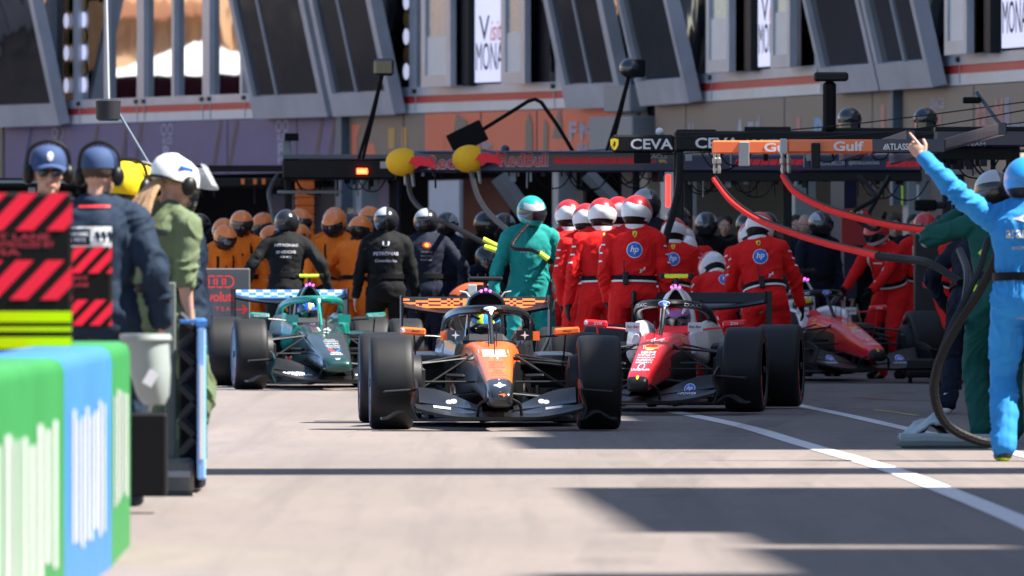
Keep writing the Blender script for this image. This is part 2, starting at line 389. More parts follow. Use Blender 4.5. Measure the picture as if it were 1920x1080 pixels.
    if C['key'] == 'orange':
        for sg in (-1, 1): MB().tube([(sg * .12, 1.98, .99), (sg * .15, 1.98, 1.03), (sg * .20, 1.98, 1.038)], .009, 6).build('airbox_winglet', M_lgrey, root)
        MB().box((-.09, 2.35, 1.03), (.07, .02, .12), bev=.004).build('cooling_gurney', M_lgrey, root)
    # halo
    hp = wpath([(-.31, 2.15, .68), (-.31, 1.95, .76), (-.295, 1.65, .84), (-.23, 1.32, .885), (-.11, 1.08, .90), (0, 1.02, .902), (.11, 1.08, .90), (.23, 1.32, .885), (.295, 1.65, .84), (.31, 1.95, .76), (.31, 2.15, .68)], 5)
    halo = MB().tube(hp, .036, 10, flat=1.); halo.tube(wpath([(0, 1.03, .905), (0, .95, .84), (0, .82, .74), (0, .66, .63)], 4), [.034] * 3 + [.02] * 7 + [.018] * 3, 8)
    halo = halo.build('halo', G('halo'), root)
    # mirrors
    for sg in (-1, 1):
        mi = MB(); M4 = Matrix.Rotation(sg * R(-4), 3, 'Y')
        mi.box((sg * .59, 1.05, .735), (.20, .07, .058), M4, bev=.014)
        mo = mi.build('mirror', G('mirror'), root)
        st = MB().tube([(sg * .3, 1.15, .68), (sg * .42, 1.1, .695), (sg * .52, 1.07, .70)], .009, 6); st.tube([(sg * .58, 1.07, .71), (sg * .57, 1.1, .55), (sg * .56, 1.2, .42)], .008, 6)
        st.build('stalk', G('stalk', M_carbon), mo)
        if C.get('mtext'):
            decal('lettering', text2d(C['mtext'], .024, .02), G('mtextm', M_white), mo, (sg * .59 + (.02 if sg < 0 else 0), -1, .735), (1, 0, 0), (0, 0, 1), (0, 1, 0), bvh(mo))
        if C['key'] != 'green' and sg < 0:
            decal('emblem', disc2d(.018), M_white, mo, (sg * .667, -1, .742), (1, 0, 0), (0, 0, 1), (0, 1, 0), bvh(mo))
    # floor, bib and diffuser
    fl = MB().loft([sect(a[0], a[1], a[2], a[3], a[3], 6, 20) for a in ((.75, .05, .075, .12), (1.2, .04, .075, .42), (1.6, .035, .07, .70), (3.2, .04, .09, .70), (3.6, .06, .16, .5))])
    fl.build('floor', M_carbon, root)
    for sg in (-1, 1):
        for k in range(4): MB().grid(lambda u, v, k=k, sg=sg: (sg * (.36 + .1 * k + .04 * u), 1.15 + .3 * u + .05 * k, .06 + v * (.26 - .03 * k)), 3, 3, .008).build('bargeboard', M_carbon2, root)
        MB().grid(lambda u, v, sg=sg: (sg * (.2 + .6 * u), 1.3 + .1 * v, .50 - .08 * u * u + .02 * v), 5, 2, .012).build('side_impact_wing', M_carbon2, root)
    # wheels
    xf = .95 - .155
    for sg in (-1, 1):
        wheel(root, sg * (.95 - .165), 0, .33, .355, sg, C); wheel(root, sg * (.95 - .195), 3.4, .39, .357, sg, C)
        dc = MB().lathe([(sg * .54, .10), (sg * .56, .2), (sg * .64, .22)], 24, c=(0, 0, .355)); dc.box((sg * .56, -.1, .34), (.06, .12, .26), bev=.02)
        dc.build('brake_duct', M_carbon2, root)
        for nm, a, b, r0 in (('upper_wishbone', (.15, .28, .53), (.60, .02, .50), .017), ('upper_wishbone', (.15, .28, .54), (.62, -.02, .49), .014), ('upper_wishbone', (.19, .75, .56), (.62, .06, .49), .015), ('lower_wishbone', (.13, -.15, .27), (.62, -.03, .22), .016), ('lower_wishbone', (.17, .55, .27), (.62, .04, .22), .016), ('pushrod', (.16, .2, .56), (.60, .03, .28), .014), ('track_rod', (.15, -.05, .36), (.60, -.08, .36), .014)):
            MB().tube([(sg * a[0], a[1], a[2]), (sg * b[0], b[1], b[2])], r0, 8, flat=.6).build(nm, M_carbon2, root)
        for a, b in (((.12, 3.0, .42), (.62, 3.4, .46)), ((.1, 3.6, .42), (.62, 3.42, .46)), ((.1, 3.0, .2), (.62, 3.4, .2))):
            MB().tube([(sg * a[0], a[1], a[2]), (sg * b[0], b[1], b[2])], .016, 6, flat=.6).build('rear_wishbone', M_carbon2, root)
        MB().cap((sg * .24, .05, .40), (sg * .36, .05, .405), .018, .016, 8).build('temperature_sensor', M_blackp, root)
    # ---- front wing
    fw = MB()
    def zc_(x): x = abs(x); return .085 + .018 * math.cos(min(x / .3, 1) * PI) * -1 * 0 + (.075 * max(0, (x - .25) / .4) ** 1.6)
    def mp_(u, v):
        x = -.63 + 1.26 * u; return (x, -1.06 + .30 * v + .10 * abs(x), zc_(x) + .03 * v)
    fw.grid(lambda u, v: mp_(u, 1 - v), 28, 4, .022)
    wing = fw.build('front_wing', G('fwing'), root, ang=60)
    for sg in (-1, 1):
        for k, (m_, y0, z0, h0, h1) in enumerate((('flap', -.86, .11, .03, .075), ('flap', -.70, .145, .03, .12))):
            def ff(u, v, sg=sg, k=k, y0=y0, z0=z0, h0=h0, h1=h1):
                x = .12 + .47 * u; rise = h0 + (h1 - h0) * (math.sin(min(1, u * 1.25) * PI / 2) ** 1.5)
                return (sg * x, y0 + .17 * v + .10 * u, z0 + .045 * u * (k + .3) + rise * (v ** 1.3) * .95)
            f_ = MB().grid((lambda u, v: ff(u, 1 - v)) if sg > 0 else ff, 14, 5, .010).build(m_, G('flap%d' % k, G('fwing')), wing, ang=60)
            if k == 1 and C.get('flapdecal'): C['flapdecal'](f_, sg)
            if k == 0 and C.get('flapdecal0'): C['flapdecal0'](f_, sg)
        # endplate, dive plane and footplate
        def ep(u, v, sg=sg): return (sg * (.605 + .035 * v ** 2 + .03 * math.sin(v * 5)), -1.0 + .52 * u, .09 + (.30 * (1 - .22 * (1 - u) ** 2) * v))
        e_ = MB().grid(ep if sg < 0 else (lambda u, v: ep(1 - u, v)), 6, 8, .014, mfun=lambda u, v: 1 if (u if sg < 0 else 1 - u) > .3 and v > .35 else 0).build('endplate', [G('endplate'), G('endplate2', G('endplate'))], wing, ang=60)
        MB().box((sg * .73, -.72, .30), (.26, .16, .022), Matrix.Rotation(R(4) * sg, 3, 'Y'), bev=.008).build('dive_plane', M_carbon2, e_)
        MB().grid(lambda u, v, sg=sg: (sg * (.61 + .27 * u), -.98 + .46 * v, .085 + .055 * math.sin(min(1, u * 1.1) * PI) ** 2 * (1 if u > .2 else u / .2)), 14, 4, .016 * -sg).build('footplate', M_carbon2, e_, ang=60)
        MB().tube(wpath([(sg * .085, -1.08, .24), (sg * .15, -1.0, .2), (sg * .165, -.95, .11)], 4), .013, 6).build('wing_pylon', M_carbon2, wing)
    # ---- rear wing
    rw = empty('rear_wing', (0, 0, 0)); rw.parent = root
    MB().grid(lambda u, v: (-.575 + 1.15 * u, 4.05 + .22 * v, .83 + .06 * abs(2 * u - 1) ** 2 + .05 * v), 16, 3, -.02).build('main_plane', G('rwmain'), rw, ang=60)
    nu_, nv_ = C.get('rgrid', (46, 6))
    fl2 = MB().grid(lambda u, v: (-.575 + 1.15 * u, 4.16 + .10 * v, .893 + .088 * v), nu_, nv_, -.012, mfun=C.get('rwfun')).build('flap', [G('rwflap'), G('rwflap2'), G('rwflap3', G('rwflap'))], rw, ang=60)
    for sg in (-1, 1):
        pts = [(sg * .58, 1.03), (sg * .585, .80), (sg * .58, .68), (sg * .50, .56), (sg * .42, .46)]
        MB().grid(lambda u, v, sg=sg: (sg * (.582 - (.14 * max(0, (v - .55) / .45) ** 1.3)), 3.95 + .42 * u, 1.0 - .57 * v), 3, 12, .016 * sg).build('endplate', G('rwend'), rw, ang=60)
        if C['key'] == 'red': MB().box((sg * .578, 3.99, .95), (.03, .1, .11), bev=.01).build('actuator', M_blackp, rw)
    MB().box((0, 4.05, .75), (.02, .12, .35)).build('wing_pillar', M_carbon2, rw)
    MB().grid(lambda u, v: (-.45 + .9 * u, 3.95 + .15 * v, .42 + .05 * v), 8, 2, -.012).build('beam_wing', M_carbon2, rw)
    MB().box((0, 4.02, .33), (.1, .1, .14), bev=.02).build('tail_light', mat('tail light', (.3, .01, .01), .3), root)
    # antennas
    for q in ([(0, .1, .56), (0, .08, .70)], [(-.03, .5, .62), (-.03, .5, .76)], [(.03, .5, .62), (.03, .5, .76)]): MB().tube(q, .004, 5).build('antenna', M_blackp, root)
    return root, nose, ch, halo, wing, fl2
def car_text(root, tree, rows, m, mats=None, cx=0., slant=0.):
    for i, (t, z, h, wd) in enumerate(rows):
        mm = m
        sh = text2d(t, h, .015, wd) if isinstance(t, str) else t
        decal('lettering', sh, mm, root, (cx, -3, z), (1, 0, 0), (0, 0, 1), (0, 1, 0), tree, .004)
def hp_disc(root, tree, o, r, ex, ey, d):
    decal('badge_ring', disc2d(r * 1.12, n=24), M_white, root, o, ex, ey, d, tree, .003)
    decal('badge', disc2d(r, n=24), M_blue, root, o, ex, ey, d, tree, .005)
    decal('lettering', text2d('hp', r * 1.15, .02, r * 1.15, .25), M_white, root, o, ex, ey, d, tree, .0075)
def cam_x(c):  # car-local sideways spread helper
    return c
XA, ZA, YA = (1, 0, 0), (0, 0, 1), (0, 1, 0)
# ---- orange and black car
OR = paint('papaya paint', (.82, .135, .016)); ORB = paint('anthracite paint', (.010, .011, .013), rough=.22); SIL = paint('silver paint', (.5, .52, .56))
def rwo(u, v):
    if v > .82: return 1
    k = int(u * 46); r_ = int(v * 6)
    if abs(u - .5) < .1: return 0
    return 1 if (((k // 2) * 7 + r_ * 5 + (k // 5) * 3) % 11 < 6 and 0 < r_ < 5) else 0
def fdo(f_, sg):
    t = bvh(f_)
    for (dx, z, rx, rz) in ((.33, .245, .03, .022), (.365, .24, .03, .02)):
        decal('logo_patch', disc2d(rx * .8, rz * .75), M_lgrey, f_, (sg * dx, -2, z - .025), XA, ZA, YA, t)
def fdo0(f_, sg):
    decal('logo_patch', rect2d(.13, .016, 6, 2), M_lgrey, f_, (sg * .42, -2, .175), (1, 0, -.12 * -sg), ZA, YA, bvh(f_))
CO = dict(key='orange', lowj=8, nose=OR, panel=OR, tipm=ORB, side=OR, tip=-.86, chassis=OR, chassis_side=M_carbon, cockpit=ORB, pod=ORB, cover=ORB, airbox=ORB, cambar=M_blackp, halo=ORB, mirror=OR, mtext='allwyn', mtextm=M_black, fwing=M_carbon, flap0=ORB, flap1=ORB, endplate=M_carbon2, endplate2=OR, rwmain=M_carbon, rwflap=OR, rwflap2=M_carbon, rwend=M_carbon2, rwfun=rwo, flapdecal=fdo, flapdecal0=fdo0, air=(.105, .135), headrest=M_dark)
rt, ns, chs, hl, wg, f2 = race_car('papaya orange and black open wheel race car leading down the middle of the pit lane', CO, (-.13, 79.6), R(2.2))
tr = bvh(ns, chs)
decal('number_panel', rect2d(.23, .05, 8, 3), SIL, rt, (0, -3, .575), XA, ZA, YA, tr, .003)
car_text(rt, tr, [('81', .583, .036, .13)], M_whitep)
car_text(rt, tr, [('GOOGLE', .51, .012, .11), ('DEWALT', .492, .011, .10), ('DARKTRACE', .474, .011, .12), ('OKX', .45, .014, .07), ('CISCO', .433, .010, .10), ('JACK DANIELS', .415, .010, .12), ('SALESFORCE', .395, .010, .12)], mat('dark red print', (.45, .05, .02), .5))
decal('star_mark', STAR(.05), M_whitep, rt, (0, -3, .345), XA, ZA, YA, tr, .004)
decal('swoosh_mark', poly2d([(-.03, .006), (.02, .014), (.03, .0), (.012, -.012), (.01, .002)]), OR, rt, (0.01, -3, .27), XA, ZA, YA, tr, .004)
for sg in (-1, 1):
    st = STAR(.034); decal('star_mark', st, M_whitep, rt, (sg * .265, .955, .705), XA, ZA, None, None)
    MB().box((sg * .35, 1.0, .70), (.06, .02, .07), bev=.01).build('cockpit_flash', OR, rt)
decal('halo_patch', disc2d(.05, .017), M_whitep, rt, (0, -3, .908), XA, ZA, YA, bvh(hl))
# ---- red car A / B
RE = paint('racing red paint', (.85, .008, .018), coat=.25); REP = paint('pinkish red sheen panel', (.72, .06, .075), rough=.35)
def rwr(u, v): return 0
def fdr(f_, sg):
    hp_disc(f_, bvh(f_), (sg * .38, -2, .205), .036, (1.15, 0, 0), ZA, YA)
def fdr0(f_, sg):
    if sg > 0: decal('lettering', text2d('V-POWER', .018, .02, .17), M_white, f_, (.36, -2, .165), XA, ZA, YA, bvh(f_))
    else: decal('lettering', text2d('V-POWER', .02, .02, .16), M_white, f_, (-.40, -2, .165), XA, ZA, YA, bvh(f_))
def red_car(label, loc, yaw, num, lift=0.):
    C = dict(key='red', nose=RE, tipm=M_blackp, tip=-1.13, chassis=RE, chassis_side=M_carbon, cockpit=M_whitep, pod=M_carbon, cover=M_whitep, airbox=M_whitep, cambar=M_hi, halo=M_carbon, mirror=RE, stalk=RE, mtext='ZYN', mtextm=M_white, fwing=M_carbon, endplate=M_carbon2, rwmain=M_carbon, rwflap=M_carbon2, rwflap2=M_carbon, rwend=M_carbon, rwfun=rwr, rgrid=(12, 2), flapdecal=fdr, flapdecal0=fdr0, air=(.12, .085), headrest=RE)
    if num == '16': C['cambar'] = M_blackp
    rt, ns, chs, hl, wg, f2 = race_car(label, C, loc, yaw, lift)
    tr = bvh(ns, chs)
    car_text(rt, tr, [(num, .60, .034, .15)], M_whitep)
    decal('shell_mark', poly2d([(-.05, -.012), (-.062, .008), (-.04, .024), (0, .031), (.04, .024), (.062, .008), (.05, -.012), (.02, -.02), (-.02, -.02)]), M_white, rt, (0, -3, .545), (1.22, 0, 0), (0, 0, 1.25), YA, tr, .003)
    decal('shell_mark', poly2d([(-.05, -.012), (-.062, .008), (-.04, .024), (0, .031), (.04, .024), (.062, .008), (.05, -.012), (.02, -.02), (-.02, -.02)]), M_yellow, rt, (0, -3, .545), XA, ZA, YA, tr, .005)
    car_text(rt, tr, [('IBM', .502, .018, .12), ('bingX', .480, .014, .15), ('WHOOP', .460, .012, .15), ('PUREDO', .441, .013, .14), ('GENESYS', .421, .011, .14), (ring2d(.022, .028), .388, 1, 1), ('UniCredit', .365, .017, .155)], M_white)
    decal('shield', SHIELD(.016), M_yellow, rt, (0, -3, .30), XA, ZA, YA, tr, .004)
    decal('horse_mark', HORSE(.011), M_black, rt, (0, -3, .30), XA, ZA, YA, tr, .006)
    ht = bvh(hl)
    hp_disc(rt, ht, (0, -3, .903), .022, (2., 0, 0), ZA, YA)
    for sg in (-1, 1): decal('lettering', text2d('DXC', .028, .02, .12), M_whitep, rt, (sg * .22, -3, .888), (1, 0, -.12 * sg), ZA, YA, ht)
    t2 = bvh(f2)
    for sg in (-1, 1): hp_disc(rt, t2, (sg * .33, -3, .935), .036, (1.25, 0, 0), ZA, YA)
    for sg in (-1, 1):
        decal('number_mark', text2d('Ray-Ban', .028, .01, .10, .3), M_black, rt, (sg * .265, .955, .705), XA, ZA)
        decal('shield', SHIELD(.045), M_yellow, rt, (sg * .9, .78, .58), (0, sg * 1, 0), ZA, (-sg, 0, 0), tr, .004)
        decal('horse_mark', HORSE(.03), M_black, rt, (sg * .9, .78, .58), (0, sg * 1, 0), ZA, (-sg, 0, 0), tr, .006)
    return rt
red_car('red race car with white cockpit sides pulling out behind the orange car', (1.17, 88.0), R(-6.8), '44', .015)
red_car('second red race car still at its pit box among crew on the right', (3.60, 112.0), R(13), '16', .05)
# ---- green car
GR = paint('dark green paint', (.004, .035, .030)); TE = paint('teal paint', (.008, .20, .165)); GRN = paint('green nose paint', (.018, .030, .034), rough=.22)
BW = mat('light blue print', (.02, .13, .50), .4)
def rwg(u, v):
    k = int(u * 46); r_ = int(v * 6); return 0 if (k // 3 + r_ // 2) % 2 or r_ in (0,) else 2
CG = dict(key='green', nose=GRN, tipm=GR, tip=-1.1, chassis=GRN, chassis_side=GR, nw=1.5, cockpit=TE, pod=GR, cover=GR, airbox=GR, cambar=M_hi, halo=TE, mirror=TE, mtext='VALVOLINE', fwing=M_carbon, flap0=M_carbon, flap1=M_carbon, endplate=GR, endplate2=GR, rwmain=M_carbon, rwflap=BW, rwflap2=M_white, rwflap3=mat('pale wing print', (.26, .31, .38), .4), rwend=M_carbon, rwfun=rwg, air=(.12, .085), headrest=M_dark)
def fdg(f_, sg): decal('lettering', text2d('aramco', .035, .03, .3), M_white, f_, (sg * .36, -2, .165), XA, ZA, YA, bvh(f_))
CG['flapdecal0'] = fdg
rt, ns, chs, hl, wg, f2 = race_car('dark green race car with teal halo and blue chequered rear wing on the left', CG, (-1.85, 105.5), R(6.4))
tr = bvh(ns, chs)
car_text(rt, tr, [('14', .60, .034, .13), ('~', .57, .012, .06), ('HONDA', .50, .010, .10), ('COGNIZANT', .484, .013, .15), ('NETAPP', .463, .013, .14), ('MAADEN', .442, .013, .14), ('TIKTOK', .424, .011, .13)], M_lgrey)
decal('chevron_mark', poly2d([(-.07, .01), (-.04, .01), (0, -.014), (-.02, -.02)]), M_red, rt, (0, -3, .40), XA, ZA, YA, tr, .004)
decal('chevron_mark', poly2d([(.07, .01), (.04, .01), (0, -.014), (.02, -.02)]), BW, rt, (0, -3, .40), XA, ZA, YA, tr, .004)
car_text(rt, tr, [('Valvoline', .377, .011, .1), ('BANCO', .36, .011, .12), ('OP', .315, .014, .05)], M_white)
# ================================================================ PEOPLE
def remesh(mb, vox, it=3):
    me = mb.mesh('tmp', M_black); o = bpy.data.objects.new('tmp', me); COL.objects.link(o)
    m = o.modifiers.new('r', 'REMESH'); m.mode = 'VOXEL'; m.voxel_size = vox; m.use_smooth_shade = True
    if it: s_ = o.modifiers.new('s', 'SMOOTH'); s_.factor = .5; s_.iterations = it
    dg = bpy.context.evaluated_depsgraph_get(); out = bpy.data.meshes.new_from_object(o.evaluated_get(dg))
    bpy.data.objects.remove(o); bpy.data.meshes.remove(me); return out
def ik(a, b, l1, l2, hint):
    d = b - a; L = min(d.length, (l1 + l2) * .995); n = d.normalized(); b = a + n * L
    x = (l1 * l1 - l2 * l2 + L * L) / (2 * L); h = math.sqrt(max(0, l1 * l1 - x * x))
    hh = (hint - n * hint.dot(n)).normalized(); return a + n * x + hh * h, b
def frame(z, x):      # rotation with local Z along z and X near x
    z = z.normalized(); y = z.cross(x).normalized(); x = y.cross(z); return Matrix((x, y, z)).transposed()
def hand(mb, wr, d, pn, thumb, r=1., curl=.35, point=False):
    """palm, four unequal fingers and a thumb; d along the forearm, pn palm normal, thumb side"""
    d = d.normalized(); side = thumb.normalized(); pn = d.cross(side).normalized() * (1 if d.cross(side).dot(pn) > 0 else -1)
    mb.cap(wr - d * .01, wr + d * .03, .026 * r, .028 * r, 10)
    M3 = Matrix((side, pn, d)).transposed()
    mb.ell(wr + d * .055, (.042 * r, .017 * r, .052), M3, 12, 8)
    for k, (off, L) in enumerate(((.030, .075), (.010, .085), (-.010, .078), (-.029, .06))):
        p = wr + d * .092 + side * off * r; c = curl if not (point and k == 0) else .03
        if point and k > 0: c = 1.05
        seg = L / 3 * 1.15; dd = d + side * off * 1.6
        pts = [p - dd * .02]; 
        for q in range(3):
            an = c * (q + .6); v = (dd.normalized() * math.cos(an) + pn * math.sin(an)); p = p + v * seg * (1 - .12 * q); pts.append(p)
        for q in range(3): mb.cap(pts[q], pts[q + 1], (.0105 - .001 * q) * r, (.0095 - .001 * q) * r, 8)
    a = wr + d * .03 + side * .03 * r; b = a + (side * .8 + d * .75 + pn * .25).normalized() * .04; c = b + (side * .25 + d + pn * .35).normalized() * .032
    mb.cap(a, b, .014 * r, .012 * r, 8); mb.cap(b, c, .0115 * r, .0095 * r, 8)
def skeleton(q):
    hz = q.get('hz', .97); hip = Vector(q.get('hip', (0, 0, 0))) + Vector((0, 0, hz))
    lean, side, tw = R(q.get('lean', 3)), R(q.get('side', 0)), R(q.get('twist', 0))
    sp = Vector((math.sin(side), -math.sin(lean), math.cos(lean) * math.cos(side))).normalized()
    ax = Matrix.Rotation(tw, 3, 'Z') @ Vector((1, 0, 0)); ax = (ax - sp * ax.dot(sp)).normalized()
    fw = ax.cross(sp) * -1
    if fw.y > 0 and abs(tw) < 1.4: fw = -fw
    J = dict(hip=hip, sp=sp, ax=ax, fw=fw, chest=hip + sp * .41, neck=hip + sp * .555)
    hp, hy = R(q.get('hp', 8)), R(q.get('hy', 0))
    hr = Matrix.Rotation(tw + hy, 3, 'Z') @ Matrix.Rotation(hp + lean * .45, 3, 'X')
    J['hr'] = hr; J['head'] = J['neck'] + hr @ Vector((0, -.025, .118))
    for s_, k in ((-1, 'R'), (1, 'L')):
        sh = J['chest'] + sp * .03 + ax * s_ * .192
        w = q.get(k + 'w', (s_ * .27, -.06, -.60)); tgt = sh + ax * (w[0] - s_ * .185) + fw * -w[1] + Vector((0, 0, w[2]))
        if q.get('abs' + k): tgt = Vector(q['abs' + k])
        hint = q.get(k + 'e', (s_ * .5, .8, -.2)); hint = ax * hint[0] - fw * hint[1] + Vector((0, 0, hint[2]))
        el, wr = ik(sh, tgt, .285, .255, hint); J[k + 's'], J[k + 'e'], J[k + 'w'] = sh, el, wr
        h = hip + Vector((s_ * .095, 0, -.03)); f = Vector(q.get(k + 'f', (s_ * .14, .0, .09)))
        kn, an = ik(h, f, .455, .44, Vector(q.get(k + 'k', (s_ * .15, -1, 0)))); J[k + 'h'], J[k + 'k'], J[k + 'a'] = h, kn, an
    return J
def bodyish(J, g, arms=True, legs=True, lowcut=False, sleeve=1.):
    """g = garment thickness (0 skin, 1 loose overall)"""
    mb = MB(); ax, fw, sp, hip = J['ax'], J['fw'], J['sp'], J['hip']; e = .016 * g
    rings = []
    for h, a, b, o in ((-.14, .10, .08, 0), (-.11, .145, .11, .005), (-.02, .168, .125, .01), (.07, .158, .115, 0), (.14, .150, .108, -.003), (.24, .160, .115, 0), (.34, .178, .125, .006), (.42, .180, .118, .008), (.475, .150, .095, .005), (.52, .085, .070, 0), (.56, .055, .055, -.005)):
        c = hip + sp * h - fw * o
        rings.append([c + ax * math.cos(t) * (a + e) + fw * math.sin(t) * (b + e) * (1.0) for t in (2 * PI * j / 20 for j in range(20))])
    mb.loft(rings)
    for s_, k in ((-1, 'R'), (1, 'L')):
        sh, el, wr = J[k + 's'], J[k + 'e'], J[k + 'w']
        mb.cap(hip + sp * .53 + ax * s_ * .02, sh - ax * s_ * .015 + sp * .012, .050 + e * .5, .050 + e)
        if arms:
            mb.ell(sh - ax * s_ * .01, (.060 + e, .060 + e, .056 + e))
            mb.cap(sh, sh.lerp(el, .5), .052 + e, .046 + e); mb.cap(sh.lerp(el, .5), el, .046 + e, .040 + e)
            if sleeve > .6:
                wr2 = el.lerp(wr, min(1, sleeve)); mb.cap(el, wr2, .041 + e, .029 + e * .9)
        if legs:
            h, kn, an = J[k + 'h'], J[k + 'k'], J[k + 'a']
            mb.cap(h, h.lerp(kn, .5), .088 + e * 1.1, .075 + e * 1.2); mb.cap(h.lerp(kn, .5), kn, .075 + e * 1.2, .058 + e * 1.3)
            mb.cap(kn, kn.lerp(an, .4), .056 + e * 1.3, .056 + e * 1.2); mb.cap(kn.lerp(an, .4), an, .056 + e * 1.2, .042 + e * 1.7)
    return mb
def folds(me, amp, J=None, seed=0.):
    """cloth folds: rings round the limbs near joints plus diagonal drags"""
    me.update(); nn = [v.normal.copy() for v in me.vertices]
    js = [J[k] for k in ('Re', 'Le', 'Rk', 'Lk')] if J else []
    for v, n in zip(me.vertices, nn):
        p = v.co; wv = noise.noise(p * 4 + Vector((seed, 0, 0))) * .12
        a = noise.noise(Vector((p.x * 4 + seed, p.y * 4 + wv * 9, p.z * 12 + p.x * 9 + wv * 30)))
        b = noise.noise(Vector((p.x * 11 - p.z * 8 + seed, p.y * 11, p.z * 17)))
        k = (1 - min(1, abs(a) * 3.2)) ** 1.3 * 1.7 - .5; m_ = .75
        for j in js: m_ += .9 * math.exp(-((p - j).length / .12) ** 2)
        if J: m_ += .8 * math.exp(-(((p - J['hip']).dot(J['sp']) - .10) / .06) ** 2)
        v.co = p + n * amp * (k * .8 * m_ + b * .6)
PM = {}
def helmet_mesh(key, cf, mats):
    if ('h', key) in PM: return PM[('h', key)]
    nu, nv = 88, 60; rings = []
    def pt(a, q):
        x, y, z = math.sin(a) * math.sin(q), -math.sin(a) * math.cos(q), math.cos(a)
        X, Y, Z = x * .128, y * .158, z * .142
        if y < 0 and z < 0: Y *= 1 + .10 * min(1, -z * 1.4); X *= 1 - .08 * -z
        if y > 0 and z < 0: Y *= 1 - .16 * (-z)
        if z < 0: X *= 1 - .10 * z * z
        if Z < -.108: Z = -.108 - (-.108 - Z) * .1
        return Vector((X, Y, Z))
    for i in range(1, nv):
        a = PI * i / nv; rings.append([pt(PI - a, 2 * PI * j / nu) for j in range(nu)])
    mb = MB()
    def mf(i, j):
        if j < 0: return 3
        p = (rings[i][j] + rings[min(i + 1, nv - 2)][(j + 1) % nu]) / 2
        if p.y < -.045 and -.028 < p.z < .05: return 2
        if p.z < -.086 + (.03 if p.y > .05 else 0): return 3
        return cf(p)
    mb.loft(rings, mfun=mf); PM[('h', key)] = mb.mesh('helmet', mats, ang=60); 
    v = MB()     # visor shell slightly proud
    def vf(u, w_):
        q = R(-72) + R(144) * u; a = R(70) + R(32) * w_; p = pt(a, q); return p * 1.025 + Vector((0, -.002, 0))
    v.grid(lambda u, w_: vf(1 - u, w_), 14, 4, .004); PM[('v', key)] = v.mesh('visor', M_visor, ang=60)
    return PM[('h', key)]
HRED = cloth; 
def hm(key, a, b, cf):
    return dict(key=key, mats=[a, b, M_black, M_blackp], cf=cf)
P_red = paint('helmet red', (.62, .015, .02)); P_wh = paint('helmet white', (.72, .72, .73)); P_or = paint('helmet orange', (.80, .21, .03)); P_bk = paint('helmet black', (.012, .013, .016), rough=.2)
P_te = paint('helmet teal', (.01, .30, .27)); P_sk = paint('helmet sky blue', (.02, .24, .60)); P_ye = mat('yellow cover', (.68, .48, .01), .8, spec=.2, bump=.6, bs=9); P_pu = paint('helmet purple', (.28, .08, .30)); P_bl = paint('helmet blue', (.02, .10, .55)); P_sil = paint('helmet silver', (.35, .38, .42))
H_RW = hm('rw', P_red, P_wh, lambda p: 0 if p.z > .026 + .42 * (p.y - .07) + .010 * math.sin(p.x * 38) else 1)
H_OR = hm('or', P_or, P_bk, lambda p: 1 if (p.y > .02 and p.z < .0) or (p.z < -.03) else 0)
H_BK = hm('bk', P_bk, P_sil, lambda p: 1 if p.z > .02 and abs(p.x) > .07 and p.y < .05 else 0)
H_BS = hm('bs', P_bk, P_sil, lambda p: 1 if p.z > .035 and p.x > .0 and p.y > 0 else 0)
H_TE = hm('te', P_te, P_sil, lambda p: 1 if p.z > .03 and p.y < -.05 and abs(p.x) < .09 and p.z < .1 else 0)
H_SK = hm('sk', P_sk, P_te, lambda p: 0)
H_PU = hm('pu', P_pu, P_red, lambda p: 1 if p.z > .1 or p.z < -.07 else 0)
H_BL = hm('bl', P_bl, P_ye, lambda p: 1 if p.z < -.07 or abs(p.x) < .012 else 0)
H_CY = hm('cy', P_sk, M_hi, lambda p: 1 if p.z > .04 and .02 < abs(p.x) < .07 else 0)
H_RR = hm('rr', P_red, P_wh, lambda p: 1 if p.z < -.04 else 0)
H_WY = hm('wy', P_wh, P_ye, lambda p: 1 if .05 < p.z < .1 else 0)
def body_face(mb, J):
    """head with brow, nose, mouth, jaw and ears on the neck"""
    hr, c = J['hr'], J['head']; T = lambda x, y, z: c + hr @ Vector((x, y, z))
    mb.cap(J['neck'] - J['sp'] * .03, c + hr @ Vector((0, .015, -.05)), .056, .052)
    mb.ell(c + hr @ Vector((0, .008, .02)), (.074, .094, .098), hr, 18, 12); mb.ell(T(0, -.025, -.045), (.056, .062, .066), hr, 16, 10)
    mb.ell(T(0, -.076, -.092), (.024, .018, .018), hr); mb.cap(T(0, -.088, .008), T(0, -.108, -.028), .010, .014); mb.ell(T(0, -.10, -.032), (.020, .012, .010), hr)
    mb.cap(T(-.045, -.078, .03), T(.045, -.078, .03), .013, .013); mb.cap(T(-.022, -.089, -.058), T(.022, -.089, -.058), .0075, .0075); mb.cap(T(-.018, -.086, -.07), T(.018, -.086, -.07), .008, .008)
    for s_ in (-1, 1): mb.ell(T(s_ * .076, .01, .0), (.010, .018, .03), hr, 10, 8); mb.ell(T(s_ * .045, -.066, -.02), (.02, .014, .018), hr)
def face_parts(root, J):
    hr, c = J['hr'], J['head']; T = lambda x, y, z: c + hr @ Vector((x, y, z))
    for s_ in (-1, 1):
        MB().ell(T(s_ * .031, -.083, .005), (.013, .008, .007), hr, 10, 8).build('eye', M_white, root)
    MB().cap(T(-.02, -.094, -.063), T(.02, -.094, -.063), .005, .005, 8).build('lips', mat('lips', (.45, .16, .14), .5), root)
